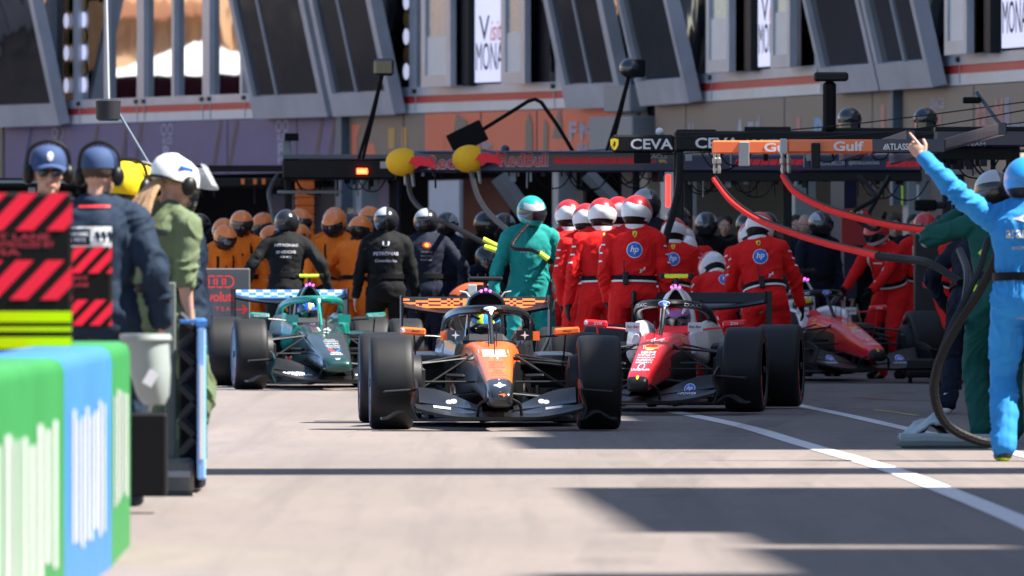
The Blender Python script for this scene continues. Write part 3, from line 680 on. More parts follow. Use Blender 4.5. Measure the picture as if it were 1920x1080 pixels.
def cap_hat(root, J, m, back=False, mark=None):
    hr, c = J['hr'], J['head']; T = lambda x, y, z: c + hr @ Vector((x, y, z)); mb = MB(); rings = []
    for z, k in ((.035, 1.), (.06, 1.0), (.085, .96), (.11, .84), (.13, .62), (.14, .3), (.143, .03)):
        rings.append([T(.090 * k * math.cos(t), .006 + .107 * k * math.sin(t), z) for t in (2 * PI * j / 24 for j in range(24))])
    mb.loft(rings); h = mb.build('cap', m, root)
    mb = MB().grid(lambda u, v: T(.085 * (2 * u - 1) * (1 - .2 * v), -.085 - .075 * v * (1 - .6 * (2 * u - 1) ** 2) + .04 * (2 * u - 1) ** 2, .045 - .018 * v - .02 * (2 * u - 1) ** 2), 10, 4, .006).build('peak', m, h)
    MB().ell(T(0, .006, .145), (.009, .009, .005)).build('button', m, h)
    return h
def ear_defenders(root, J, m, band=True):
    hr, c = J['hr'], J['head']; T = lambda x, y, z: c + hr @ Vector((x, y, z)); o = MB()
    o.tube(wpath([T(-.105, .01, 0), T(-.108, .01, .06), T(-.085, .01, .13), T(0, .01, .165), T(.085, .01, .13), T(.108, .01, .06), T(.105, .01, 0)], 4), .010, 8)
    ob = o.build('headset_band', m, root)
    for s_ in (-1, 1): 
        e = MB(); e.ell(T(s_ * .100, .008, -.005), (.032, .042, .052), hr); e.build('ear_cup', m, ob)
def sunglasses(root, J):
    hr, c = J['hr'], J['head']; T = lambda x, y, z: c + hr @ Vector((x, y, z)); mb = MB()
    o = MB().tube([T(-.075, -.03, .012), T(-.066, -.09, .014), T(0, -.106, .012), T(.066, -.09, .014), T(.075, -.03, .012)], .004, 6).build('sunglasses', M_blackp, root)
    for s_ in (-1, 1): MB().ell(T(s_ * .034, -.097, .002), (.029, .009, .020), hr).build('lens', M_visor, o)
TMPL = {}
def person(label, loc, rz, q, O, group=None, scale=1., fine=False, cat='person'):
    """O: outfit dict"""
    root = empty('person', (loc[0], loc[1], q.get('z', 0)), R(rz), label, cat, group)
    scale *= q.get('gs', 1.045); root.scale = (scale,) * 3
    J = skeleton(q); seed = random.random() * 50
    b = bodyish(J, 0)
    for s_, k in ((-1, 'R'), (1, 'L')):
        d = (J[k + 'w'] - J[k + 'e']).normalized(); th = Vector(q.get(k + 't', (0, -1, 0.1))); th = (th - d * th.dot(d)).normalized()
        J[k + 'th'] = th; pn = Vector((-s_, 0, 0))
        hand(b, J[k + 'w'], d, pn, th, 1., q.get(k + 'c', .3), q.get('point') == k)
        a = J[k + 'a']; b.cap(a, a + Vector((0, -.10, -.055)), .04, .03)
    face = O.get('face')
    if face: body_face(b, J)
    else: b.cap(J['neck'] - J['sp'] * .03, J['head'] - J['hr'] @ Vector((0, 0, .05)), .054, .06); b.ell(J['head'], (.078, .095, .11), J['hr'])
    bo = link('body', remesh(b, .0055 if fine else .011, 1), root)
    bo.data.materials.clear(); bo.data.materials.append(O.get('skin', M_skin)); bo.data.shade_smooth()
    if face: face_parts(root, J)
    # overall / clothing
    g = bodyish(J, O.get('loose', 1.35), sleeve=O.get('sleeve', 1.))
    me = remesh(g, .0105 if fine else (.0125 if loc[1] < 105 else .018), 2); folds(me, .0085 if not fine else .010, J, seed)
    trous = O.get('legs')
    hz = J['hip']
    me.materials.clear(); me.materials.append(O['suit'])
    if trous:
        me.materials.append(trous)
        for p in me.polygons:
            if (p.center - hz).dot(J['sp']) < .05: p.material_index = 1
    if O.get('shoulder'):
        me.materials.append(O['shoulder']); ix = len(me.materials) - 1
        for p in me.polygons:
            if (p.center - hz).dot(J['sp']) > .44: p.material_index = ix
    me.shade_smooth(); su = link('race_suit' if not O.get('coat') else 'clothes', me, root); tr_ = bvh(su)
    ax, fw, sp, hip = J['ax'], J['fw'], J['sp'], J['hip']
    def ringband(name, h, a, bb, t, m, par=root):
        mb = MB(); n = 28; R0 = []
        prof = ((-t, 0), (-t, .012), (t, .012), (t, 0))
        rr = [[hip + sp * (h + dz) + ax * math.cos(u) * (a + dr) + fw * math.sin(u) * (bb + dr) for (dz, dr) in prof] for u in (2 * PI * j / n for j in range(n))]
        rr.append(rr[0]); mb.loft(rr, cap=False); return mb.build(name, m, par)
    bm = O.get('belt')
    if bm:
        if O.get('beltline'): ringband('white_waist_line', .082, .180, .141, .008, M_white)
        be = ringband('belt', .105, .180, .136, .024, bm)
        if O.get('radio'):
            sx = O['radio']; c = hip + sp * .10 + ax * sx - fw * .165
            F3 = Matrix((ax, -fw, sp)).transposed()
            ra = MB().box(c, (.05, .04, .11), F3, bev=.008).build('radio', M_blackp, root)
            MB().tube([c + sp * .05 + ax * .015, c + sp * .15 + ax * .018], .006, 6).build('antenna', M_blackp, ra)
    cm = O.get('collar')
    if cm: ringband('collar', .535, .078, .076, .026, cm)
    # gloves and boots
    for s_, k in ((-1, 'R'), (1, 'L')):
        d = (J[k + 'w'] - J[k + 'e']).normalized()
        if O.get('glove') and not (q.get('point') == k):
            gm = MB(); hand(gm, J[k + 'w'], d, Vector((-s_, 0, 0)), J[k + 'th'], 1.25, q.get(k + 'c', .3)); gm.cap(J[k + 'w'] - d * .05, J[k + 'w'] + d * .01, .040, .036)
            me = remesh(gm, .009, 1); me.materials.clear(); me.materials.append(O['glove']); me.shade_smooth(); link('glove', me, root)
        if O.get('cuff'): MB().cap(J[k + 'w'] - d * .055, J[k + 'w'] - d * .015, .041, .039).build('cuff', O['cuff'], root)
        a = J[k + 'a']; fx = Vector((s_ * .25, -1, 0)).normalized()
        if q.get('shoes', 1):
            sh = MB(); sh.cap(a + Vector((0, 0, .04)), a + Vector((0, .01, -.045)), .052, .05); sh.cap(a + Vector((0, .02, -.05)), a + fx * .155 + Vector((0, 0, -.058)), .043, .034); sh.ell(a + fx * .06 + Vector((0, 0, -.04)), (.045, .11, .045))
            me = remesh(sh, .012, 1); me.materials.clear(); me.materials.append(O.get('boot', M_black)); me.materials.append(O.get('sole', M_black)); me.shade_smooth()
            for p in me.polygons:
                if p.center.z < a.z - .07: p.material_index = 1
            link('shoe', me, root)
    if O.get('hair'):
        hr, c = J['hr'], J['head']; hm_ = MB().ell(c + hr @ Vector((0, .018, .038)), (.083, .095, .09), hr, 16, 10)
        link('hair', hm_.mesh('hair', O['hair']), root)
    # headgear
    hg = O.get('helmet')
    if hg:
        helmet_mesh(hg['key'], hg['cf'], hg['mats'])
        M4 = Matrix.Translation(J['head']) @ J['hr'].to_4x4()
        h = link('helmet', PM[('h', hg['key'])], root); h.matrix_local = M4
        v = link('visor', PM[('v', hg['key'])], h)
    if O.get('back'): O['back'](root, tr_, J)
    if O.get('front'): O['front'](root, tr_, J)
    return root, J, su, tr_
def on_back(root, tree, J, sh, m, x, h, s=1., name='badge', off=.004, front=False):
    o = J['hip'] + J['sp'] * h + J['ax'] * x + J['fw'] * (1. if front else -1.)
    sg = 1 if front else -1
    return decal(name, sh, m, root, o, J['ax'] * sg, J['sp'], J['fw'] * -sg, tree, off)
def red_back(root, tree, J):
    on_back(root, tree, J, disc2d(.068, n=24), M_white, 0, .34, name='badge_rim'); on_back(root, tree, J, disc2d(.061, n=24), M_blue, 0, .34, off=.010)
    on_back(root, tree, J, text2d('hp', .072, .02, .072, .25), M_white, 0, .34, name='lettering', off=.015)
    on_back(root, tree, J, SHIELD(.028), M_yellow, 0, .475, name='shield'); on_back(root, tree, J, HORSE(.021), M_black, 0, .475, name='horse_mark', off=.010)
    on_back(root, tree, J, CAT(.026), M_white, -.07, .175, name='cat_mark')
    for s_, k in ((-1, 'R'), (1, 'L')):      # small white words down the sleeves
        for t in (.2, .45, .7):
            c = J[k + 's'].lerp(J[k + 'e'], t); d = (J['ax'] * s_ * .8 - J['fw'] * .6).normalized()
            decal('sleeve_print', rect2d(.045, .014, 4, 1), M_white, root, c + d * .4, (J['fw'] * s_ * .8 + J['ax'] * .6).normalized(), J['sp'], -d, tree, .006)
def lines_back(rows, m, front=False):
    def f(root, tree, J):
        for t, h, hh, wd in rows: on_back(root, tree, J, text2d(t, hh, .02, wd), m, 0, h, name='lettering', front=front)
    return f
C_red = cloth('red overall', (.72, .010, .010)); C_or = cloth('orange overall', (.88, .19, .015)); C_bk = cloth('black overall', (.0032, .0035, .0045)); C_nv = cloth('navy overall', (.006, .009, .022))
C_te = cloth('teal overall', (.008, .22, .20)); C_cy = cloth('sky blue overall', (.025, .22, .55)); C_gn = cloth('dark green overall', (.006, .075, .06)); C_ol = cloth('olive shirt', (.115, .15, .08)); C_nb = cloth('navy jacket', (.010, .022, .045))
C_wc = mat('white cuff', (.7, .7, .7), .7); C_gl = mat('black glove', (.010, .010, .011), .7, spec=.2); C_yl = cloth('yellow vest', (.70, .48, .01)); C_gr = cloth('grey trousers', (.06, .06, .065))
O_red = dict(suit=C_red, belt=M_black, beltline=True, collar=C_wc, glove=C_gl, helmet=H_RW, back=red_back, radio=-.05, boot=cloth('red boot', (.35, .01, .01)))

D_ = lambda px, D, py=0: ((px - 960) / F * D, D)
st = lambda **k: dict(k)
RG = 'red overalled crew standing in line'
rear = 180
# line of five red backs
for px, D, rz, sc, lab, q, o in (
    (1068, 98.5, 196, 1.0, 'red crew member at the left end of the row of backs, half hidden', dict(Rw=(-.26, -.05, -.52), Lw=(.24, -.05, -.55), hy=-18, Rk=(-.1, -1, 0)), dict(radio=None)),
    (1100, 96.5, 190, .975, 'shorter red crew member, second from the left in the row of backs', dict(Rw=(-.25, .02, -.54), hy=-12, Lw=(.20, -.1, -.5)), dict(radio=None)),
    (1130, 94.5, 194, .995, 'red crew member in the middle of the row of backs, arm hanging', dict(Rw=(-.25, -.02, -.56), Lw=(.30, -.02, -.62), hy=-20), dict(radio=.0)),
    (1163, 96.8, 186, 1.01, 'red crew member hidden behind the front man, helmet just above his', dict(hy=10), dict(radio=None)),
    (1188, 92.3, 180, 1.0, 'red crew member with the full round blue badge nearest the camera in the row', dict(Lw=(.22, -.08, -.50), Rw=(-.27, -.05, -.55), hy=-22, side=-1), dict(radio=.07))):
    O2 = dict(O_red); O2.update(o)
    person(lab, D_(px, D), rz, q, O2, RG, sc)
RG2 = 'red overalled crew bending over the pit box'
bent = dict(lean=52, hz=.86, Rw=(-.2, -.28, -.42), Lw=(.2, -.28, -.42), Rf=(-.2, .08, .09), Lf=(.2, .12, .09), hp=10)
for px, D, rz, sc, lab, q, o in (
    (1296, 101, 8, 1.0, 'crouching red crew member facing out with lowered white topped helmet', dict(lean=48, hz=.62, Rw=(-.15, -.35, -.25), Lw=(.15, -.35, -.28), Rf=(-.22, -.1, .09), Lf=(.22, .1, .09), hp=38), dict(radio=None, helmet=H_RW)),
    (1318, 97.5, 60, .92, 'red crew member kneeling low with helmet tipped down beside the crouching one', dict(lean=50, hz=.52, Rw=(-.12, -.3, -.15), Lw=(.15, -.3, -.2), Rf=(-.18, .1, .09), Lf=(.2, -.1, .09), hp=45), dict(radio=None)),
    (1352, 103.5, 215, 1.0, 'red crew member leaning far over to the right behind the others', dict(lean=38, hz=.84, hp=18, side=14), dict(radio=None)),
    (1370, 98.2, 200, .97, 'red crew member bent forward with radio at the belt and helmet low', dict(lean=44, hz=.74, Rf=(-.2, 0, .09), Lf=(.2, 0, .09), hp=22, Rw=(-.2, -.3, -.35), Lw=(.2, -.3, -.4)), dict(radio=.0)),
    (1436, 96.6, 178, 1.0, 'broad red crew member standing behind the rear wing of the front red car', dict(lean=17, side=8, hz=.90, Rw=(-.36, -.16, -.46), Re=(-.9, .3, 0), Lw=(.2, -.22, -.40), hp=22, hy=-14, Rf=(-.16, 0, .09)), dict(radio=.02))):
    O2 = dict(O_red); O2.update(o); person(lab, D_(px, D), rz, q, O2, RG2, sc)
# red crew round the far red car
def red_front(root, tree, J):
    for s_ in (-1, 1):
        on_back(root, tree, J, rect2d(.018, .2, 1, 8), M_white, s_ * .13, .36, name='white_flash', front=True)
    on_back(root, tree, J, rect2d(.12, .012, 4, 1), M_white, 0, .36, name='lettering', front=True)
r, J, su, tr_ = person('red crew member facing out beside the far red car, reaching to its cockpit', D_(1672, 115.5), -38, dict(lean=20, Rw=(-.22, -.48, -.30), Lw=(.10, -.48, -.34), hz=.92, hp=20), dict(O_red, back=None, front=red_front, radio=None, helmet=H_RR, boot=M_black))
person('red crew member with all red helmet standing behind the black panel', D_(1728, 117), 10, dict(lean=14), dict(O_red, back=None, front=red_front, radio=None, helmet=H_RR))
person('red crew member in white and red helmet striding out at the right, legs apart', D_(1782, 110.5), 35, dict(lean=22, Rf=(-.13, -.16, .09), Lf=(.14, .2, .09), Lw=(.1, -.38, -.25), Rw=(-.2, -.35, -.3), hp=12, hz=.93), dict(O_red, back=None, radio=None))
# orange crew
O_or = dict(suit=C_or, belt=M_black, glove=C_gl, helmet=H_OR, boot=M_black, collar=M_black)
def orange_front(root, tree, J):
    for s_ in (-1, 1): on_back(root, tree, J, rect2d(.03, .36, 1, 8), M_black, s_ * .10, .28, name='harness_strap', front=True)
    on_back(root, tree, J, disc2d(.014), M_black, .0, .34, name='emblem', front=True)
for px, D, rz, sc, lab, q in (
    (452, 117, 6, 1.0, 'orange overalled crew member, leftmost of the orange group, facing out', dict(hp=10)),
    (424, 120, -20, .96, 'orange overalled crew member tucked behind the leftmost orange one', dict()),
    (498, 121, -18, 1.0, 'orange overalled crew member between the leftmost one and the black crew member', dict(hp=14)),
    (556, 121, 30, 1.02, 'orange helmeted crew member behind the black one, in front of the orange ribbed tower', dict(hp=5)),
    (600, 115.5, -70, .97, 'orange crew member with black backed helmet bending to the right', dict(lean=30, hp=14, hz=.9)),
    (626, 121, 10, 1.03, 'tall orange helmeted crew member at the back of the orange group', dict()),
    (640, 117, -25, 1.01, 'orange crew member in the centre of the group with black trousers straps', dict(lean=10, hp=20)),
    (690, 119.5, 20, 1.03, 'orange crew member at the right end of the orange group, pale orange cap', dict(hp=4))):
    person(lab, D_(px, D), rz, q, dict(O_or, front=orange_front), 'orange crew waiting beside the lane', sc)
for px, D, rz, sc, lab, q in (
    (476, 117.5, 40, .95, 'orange crew member stooping between two others near the grey arrow board', dict(lean=26, hp=18, Rw=(-.2, -.35, -.3), Lw=(.2, -.3, -.35))),
    (580, 118.5, -30, .94, 'orange crew member low behind the black one, elbow out to the right', dict(lean=18, Lw=(.42, -.05, -.35), hp=10)),
    (608, 118.8, -110, .95, 'orange crew member in profile stooping toward the left', dict(lean=34, hp=22, hz=.86, Rw=(-.15, -.4, -.2), Lw=(.15, -.38, -.3))),
    (664, 115.8, 150, .97, 'orange crew member turned away with arms bent beside the three-word back', dict(lean=10, Lw=(.35, -.25, -.25), Rw=(-.35, -.22, -.28))),
    (408, 116, 30, .92, 'orange crew member just above the left end of the grey arrow board', dict(lean=12, hp=16))):
    person(lab, D_(px, D), rz, q, dict(O_or, front=orange_front), 'orange crew waiting beside the lane', sc)
for px, D, rz, sc, lab, q in (
    (1340, 105.5, 200, 1.0, 'red crew member stretched sideways at the back of the bending group', dict(lean=30, side=22, hp=14, hz=.9)),
    (1402, 104.5, 190, .99, 'red crew member with white helmet between the bending ones and the broad one', dict(lean=26, side=-10, hp=18, hz=.9)),
    (1262, 99.5, 178, .93, 'red crew member mostly hidden right of the front man in the row', dict(lean=16, hp=14))):
    person(lab, D_(px, D), rz, q, dict(O_red, radio=None), RG2, sc)
# black crews
O_b = dict(suit=C_bk, belt=M_black, glove=None, helmet=H_BK, boot=M_black)
person('black overalled crew member in front of the orange crew, arms held out from the sides', D_(537, 112.5), 180, dict(Rw=(-.42, .02, -.44), Lw=(.42, .02, -.44), hp=16, lean=8), dict(O_b, back=lines_back([('PETRONAS', .41, .03, .24), ('INEOS', .34, .03, .2), ('G42', .29, .02, .12)], M_lgrey)))
person('black overalled crew member with three rows of white words across the back', D_(724, 110.5), 180, dict(Rw=(-.3, -.02, -.55), Lw=(.3, .0, -.55)), dict(O_b, helmet=H_BS, back=lines_back([('PETRONAS', .33, .035, .25), ('CrowdStrike', .26, .028, .22), ('U', .43, .05, .07)], mat('pale print', (.5, .5, .6), .5))))
def rb_back(root, tree, J):
    on_back(root, tree, J, disc2d(.045, .03), M_red, 0, .42, name='badge'); on_back(root, tree, J, disc2d(.022, .02), M_yellow, 0, .42, name='badge', off=.006)
    for h in (.35, .31, .27): on_back(root, tree, J, text2d('ORACLE' if h > .34 else 'RACING', .018, .02, .12), M_grey, 0, h, name='lettering')
person('navy overalled crew member with a red and yellow badge between the shoulders', D_(800, 113), 180, dict(Rw=(-.40, -.1, -.40), Lw=(.33, .0, -.5), hy=10), dict(O_b, suit=C_nv, helmet=H_BS, back=rb_back))
person('crouching dark crew member with orange patches on the shoulder holding a wheel gun', D_(868, 115), 40, dict(lean=35, hz=.72, Rw=(-.1, -.40, -.2), Lw=(.15, -.45, -.18), hp=20, Rf=(-.2, -.1, .09), Lf=(.2, .15, .09)), dict(O_b, suit=C_nv, helmet=H_BS))
person('teal overalled crew member in teal helmet facing the lane behind the orange car', D_(992, 97.5), 12, dict(lean=5, hp=14, Rw=(-.33, -.02, -.52), Lw=(.22, -.12, -.45)), dict(suit=C_te, belt=None, glove=None, helmet=H_TE, boot=M_black, skin=M_skin, front=lines_back([('ARAMCO', .33, .03, .22)], mat('pale teal print', (.2, .5, .6), .5), True)), scale=1.02)
person('tall crew member in black glossy helmet standing behind the row of red backs', D_(1216, 100), 200, dict(hp=4), dict(O_b, suit=C_nv, helmet=H_BS), scale=1.06)
# crowd in the dark garages
for i, (px, D, rz, lab, o) in enumerate((
    (1322, 121, 10, 'crew member in black clothes in the dark garage above the crouching red ones', dict(O_b, helmet=H_BK)),
    (1362, 124, -10, 'bare headed onlooker deep in the dark garage', dict(O_b, helmet=None, face=True, hair=mat("dark hair", (.02, .015, .012), .7))),
    (1432, 121, 20, 'crew member in silver and black helmet behind the bending red crew', dict(O_b, helmet=H_BS)),
    (1492, 124, 0, 'bare headed person with dark hair among black helmets', dict(O_b, helmet=None, face=True, hair=mat("dark hair", (.02, .015, .012), .7))),
    (1532, 118, 30, 'crew member in navy and silver helmet left of the red lollipop board', dict(O_b, suit=C_nv, helmet=H_BK)),
    (1560, 121, -20, 'crew member in black helmet close beside the red lollipop board', dict(O_b, suit=C_nv, helmet=H_BS)),
    (1676, 126, 5, 'grey haired bare headed man watching behind the red helmet', dict(O_b, helmet=None, face=True, hair=mat("dark hair", (.02, .015, .012), .7))),
    (1712, 123, 5, 'dark clothed onlooker under the screens at the garage entrance', dict(O_b, helmet=None, face=True, hair=mat("dark hair", (.02, .015, .012), .7))),
    (1762, 126, 5, 'onlooker with reddish face behind the camera gear', dict(O_b, helmet=None, face=True, hair=mat("dark hair", (.02, .015, .012), .7))),
    (1268, 108, 10, 'black helmeted crew member behind the corrugated hose', dict(O_b, helmet=H_BS)),
    (372, 124, 10, 'dark helmeted crew member just right of the woman in olive', dict(O_b, helmet=H_BS)),
    (842, 121, -20, 'dark crew member standing before the white panel', dict(O_b, suit=C_nv, helmet=H_BK)),
    (905, 119, 30, 'dark crew member under the grey diagonal brace', dict(O_b, helmet=H_BS)),
    (662, 123.5, 0, 'black clothed crew member at the back between the orange helmets', dict(O_b, helmet=H_BK)),
    (1300, 125, 0, 'onlooker in black at the back left of the red crew garage', dict(O_b, helmet=None, face=True)),
    (1398, 122, 15, 'crew member in dark clothes and silver topped helmet beneath the orange boom', dict(O_b, helmet=H_BS)),
    (1512, 122, -15, 'bare headed technician between navy helmets and the white helmet', dict(O_b, suit=C_nv, helmet=None, face=True)),
    (1604, 123, 12, 'crew member hidden behind the navy upright post', dict(O_b, helmet=H_BK)),
    (945, 123, 0, 'shadowy crew member in black between the two crews', dict(O_b, helmet=H_BK)))):
    person(lab, D_(px, D), rz, dict(), o, 'dark clothed people in the garages', 1.0)
# drivers
drv = dict(gs=1., lean=-24, hz=.185, hip=(0, 0, 0), Rw=(-.10, -.36, -.20), Lw=(.10, -.36, -.20), Re=(-.4, 0, -1), Le=(.4, 0, -1), Rf=(-.07, -.86, .30), Lf=(.07, -.86, .30), Rk=(0, 0, 1), Lk=(0, 0, 1), hp=26, shoes=0)
def driver(label, car_xy, yaw, hel, suit, lift=0.):
    o = Vector((0, 1.88, 0)); o.rotate(Matrix.Rotation(yaw, 3, 'Z'))
    q = dict(drv, z=lift + .0); person(label, (car_xy[0] + o.x, car_xy[1] + o.y), math.degrees(yaw), q, dict(suit=suit, helmet=hel, glove=C_gl, loose=.2, boot=M_black), 'drivers in their cars', .97)
driver('driver in blue helmet seated in the orange and black car', (-.13, 79.6), R(2.2), H_CY, C_or)
driver('driver in purple helmet seated in the front red car', (1.17, 88.0), R(-6.8), H_PU, C_red, .015)
driver('driver in white and yellow helmet seated in the far red car', (3.60, 112.0), R(13), H_WY, C_red, .05)
driver('driver in blue and yellow helmet seated in the green car', (-1.85, 105.5), R(6.4), H_BL, C_gn)
# ---- right foreground
def cy_back(root, tree, J):
    on_back(root, tree, J, poly2d([(-.10, .0), (-.03, .012), (0, .03), (.03, .012), (.10, 0), (.03, -.01), (0, -.02), (-.03, -.01)]), M_lgrey, .0, .44, name='wings_mark')
    on_back(root, tree, J, text2d('aramco', .05, .02, .22), M_lgrey, 0, .35, name='lettering'); on_back(root, tree, J, text2d('HONDA', .022, .02, .14), M_lgrey, 0, .27, name='lettering')
person('crew member in sky blue overall and helmet pointing up leftwards, at the right edge', D_(1922, 66.5), 176, dict(lean=3, Lw=(.60, -.02, .38), Le=(.2, .4, -1), Rw=(-.24, -.1, -.5), Lt=(0, 0, 1), point='L', hy=0, Rf=(-.1, .0, .09), Lf=(.12, .02, .09)), dict(suit=C_cy, belt=M_black, cuff=M_black, helmet=H_SK, boot=mat('black boot', (.02, .02, .02), .6), sole=M_hi, back=cy_back), scale=1.035, fine=True)
person('crew member in dark green overall half hidden behind the sky blue one', D_(1874, 73.5), 195, dict(lean=8, Lw=(.20, -.24, .10), Le=(.9, .2, -.6), Lf=(.14, .05, .09), Rf=(-.12, -.1, .09)), dict(suit=C_gn, belt=M_black, glove=C_gl, helmet=H_BS, boot=cloth('green boot', (.01, .06, .05))), scale=1.03)
def nav_arm(root, tree, J): on_back(root, tree, J, text2d('TAG', .05, .02, .12), M_lgrey, -.1, .38, name='lettering')
person('crew member in navy overall with white trainers stooping at the right', D_(1822, 88), 165, dict(lean=26, Lw=(.30, -.16, -.35), Le=(.8, .4, 0), Rf=(-.12, -.1, .09), Lf=(.16, .2, .09), hp=20, hz=.9), dict(suit=C_nv, belt=M_black, glove=C_gl, helmet=H_BS, boot=M_white, sole=M_white, back=nav_arm), scale=1.0)
# ---- left foreground marshals
r, J, su, tr_ = person('man in navy cap, sunglasses and ear defenders behind the striped board', D_(90, 55), 8, dict(hp=0, lean=0), dict(suit=C_nb, face=True, coat=True, belt=None), fine=True, scale=1.0)
cap = cap_hat(r, J, mat('navy cap', (.02, .05, .14), .8)); ear_defenders(r, J, M_blackp); sunglasses(r, J)
decal('cap_emblem', disc2d(.016, .024), M_lgrey, r, J['head'] + J['hr'] @ Vector((0, -.4, .085)), XA, ZA, YA, bvh(cap))
r, J, su, tr_ = person('marshal in navy cap and jacket seen from behind with a white panel on his back', D_(182, 54), 172, dict(hp=0, lean=2, Rw=(-.30, -.05, -.48), Lw=(.28, -.05, -.5), hy=-12), dict(suit=C_nb, face=True, coat=True, belt=None, loose=2.0, hair=mat('brown hair', (.05, .03, .02), .8)), fine=True, scale=.99)
cap_hat(r, J, MATS['navy cap']); ear_defenders(r, J, M_blackp)
p_ = on_back(r, tr_, J, rect2d(.26, .105, 6, 3), M_white, .03, .36, name='back_panel', off=.012)
on_back(r, tr_, J, rect2d(.14, .08, 4, 2), C_nb, .075, .36, name='back_panel_field', off=.016)
on_back(r, tr_, J, text2d('COMMISSAIRE', .02, .02, .12), M_white, .075, .375, name='lettering', off=.02); on_back(r, tr_, J, text2d('DE PISTE', .02, .02, .1), M_white, .075, .345, name='lettering', off=.02)
for k in range(3): on_back(r, tr_, J, poly2d([(-.02, .02), (.0, .03), (.012, 0), (0, -.03)]), C_nb, -.035 - .03 * k, .36, name='flag_mark', off=.016)
on_back(r, tr_, J, rect2d(.16, .012, 6, 1), M_red, 0, .515, name='collar_stripe', off=.01)
r, J, su, tr_ = person('woman in olive overall with white visored helmet and fair ponytail', D_(306, 58.5), 130, dict(hp=12, lean=3, Rf=(-.09, 0, .09), Lf=(.09, .02, .09), Rw=(-.16, -.02, -.52), Lw=(.16, -.05, -.50), Lt=(0, -1, 0), hz=.95, Rt=(0, -1, 0)), dict(suit=C_ol, face=True, coat=True, belt=M_black, hair=mat('fair hair', (.42, .24, .12), .6, bump=.8, bs=60, stretch=(3, 3, .4)), sleeve=.5, loose=1.3), fine=True, scale=1.0)
hh = J['head'] + J['hr'] @ Vector((0, 0, .03)); hr = J['hr']; T = lambda x, y, z: hh + hr @ Vector((x, y, z))
mb = MB(); rings = []
for z, k in ((-.03, 1.0), (.0, 1.03), (.04, 1.0), (.08, .86), (.105, .62), (.12, .3), (.124, .02)): rings.append([T(.115 * k * math.cos(t), .01 + .145 * k * math.sin(t), z + .012 * math.sin(t)) for t in (2 * PI * j / 28 for j in range(28))])
mb.loft(rings); hb = mb.build('helmet', P_wh, r)
MB().tube([T(.118 * math.cos(t), .01 + .150 * math.sin(t), -.03 + .012 * math.sin(t)) for t in (2 * PI * j / 24 for j in range(25))], .009, 6).build('helmet_rim', M_blackp, hb)
for s_ in (-1, 1): MB().ell(T(s_ * .125, .0, -.04), (.035, .045, .055), hr).build('ear_cup', M_blackp, hb)
MB().box(T(-.112, .03, .05), (.01, .09, .02), hr, bev=.003).build('blue_sticker', M_blue, hb)
vz = mat('clear visor', (.55, .6, .66), .08, alpha=.35, var=0); MB().grid(lambda u, v: T(.11 * math.sin(R(-75 + 150 * u)), -.02 - .15 * math.cos(R(-75 + 150 * u)) - .10 * v, .10 - .17 * v * .55), 14, 4, .003).build('visor', vz, hb)
hairm = mat('fair hair', (.42, .24, .12), .6, bump=.8, bs=60, stretch=(3, 3, .4))
mb = MB(); 
for k in range(9):
    o1 = (k - 4) * .011; mb.tube(wpath([T(o1 * .7, .11, -.04), T(o1 * 1.2, .17, -.12), T(o1 * 1.8, .20 + .01 * (k % 3), -.24), T(o1 * 1.5, .20, -.38 - .012 * (k % 4))], 4), [.018] * 6 + [.015] * 5 + [.010, .005], 6)
me = remesh(mb, .008, 1); me.materials.clear(); me.materials.append(hairm); me.shade_smooth(); link('hair', me, r)
on_back(r, tr_, J, rect2d(.30, .03, 12, 2), C_gr, 0, .40, name='reflective_band', off=.006)
# yellow hooded marshals
for px, D, rz, lab in ((222, 60, 150, 'marshal under a yellow hood between the navy cap and the olive overall'), (266, 61.5, 200, 'marshal with yellow hooded helmet just behind the fair ponytail')):
    r, J, su, tr_ = person(lab, D_(px, D), rz, dict(), dict(suit=C_yl, belt=None, coat=True, helmet=hm('yy', P_ye, P_ye, lambda p: 0), legs=C_gr), 'marshals in yellow', .985)
    for s_ in (-1, 1): MB().ell(J['head'] + J['hr'] @ Vector((s_ * .135, .0, -.01)), (.035, .05, .06), J['hr']).build('ear_cup', M_blackp, r)
    MB().tube(wpath([J['head'] + J['hr'] @ Vector(v) for v in ((-.14, 0, .04), (-.10, 0, .13), (0, 0, .155), (.10, 0, .13), (.14, 0, .04))], 4), .010, 6).build('headset_band', M_blackp, r)
person('navy overalled marshal just beyond the woman in olive, arm bent', D_(350, 62), -80, dict(Rw=(-.2, -.2, -.35), Lw=(.2, -.2, -.35), lean=4), dict(suit=C_nb, coat=True, belt=None, helmet=hm('nb', P_bk, P_bk, lambda p: 0)), None, .95)
# ================================================================ SETTING
def px2(px, py, D): return P(px, py, D)
def ground_pt(px, py): D = F * CH / (py - 500); return Vector(((px - 960) / F * D, D, 0))
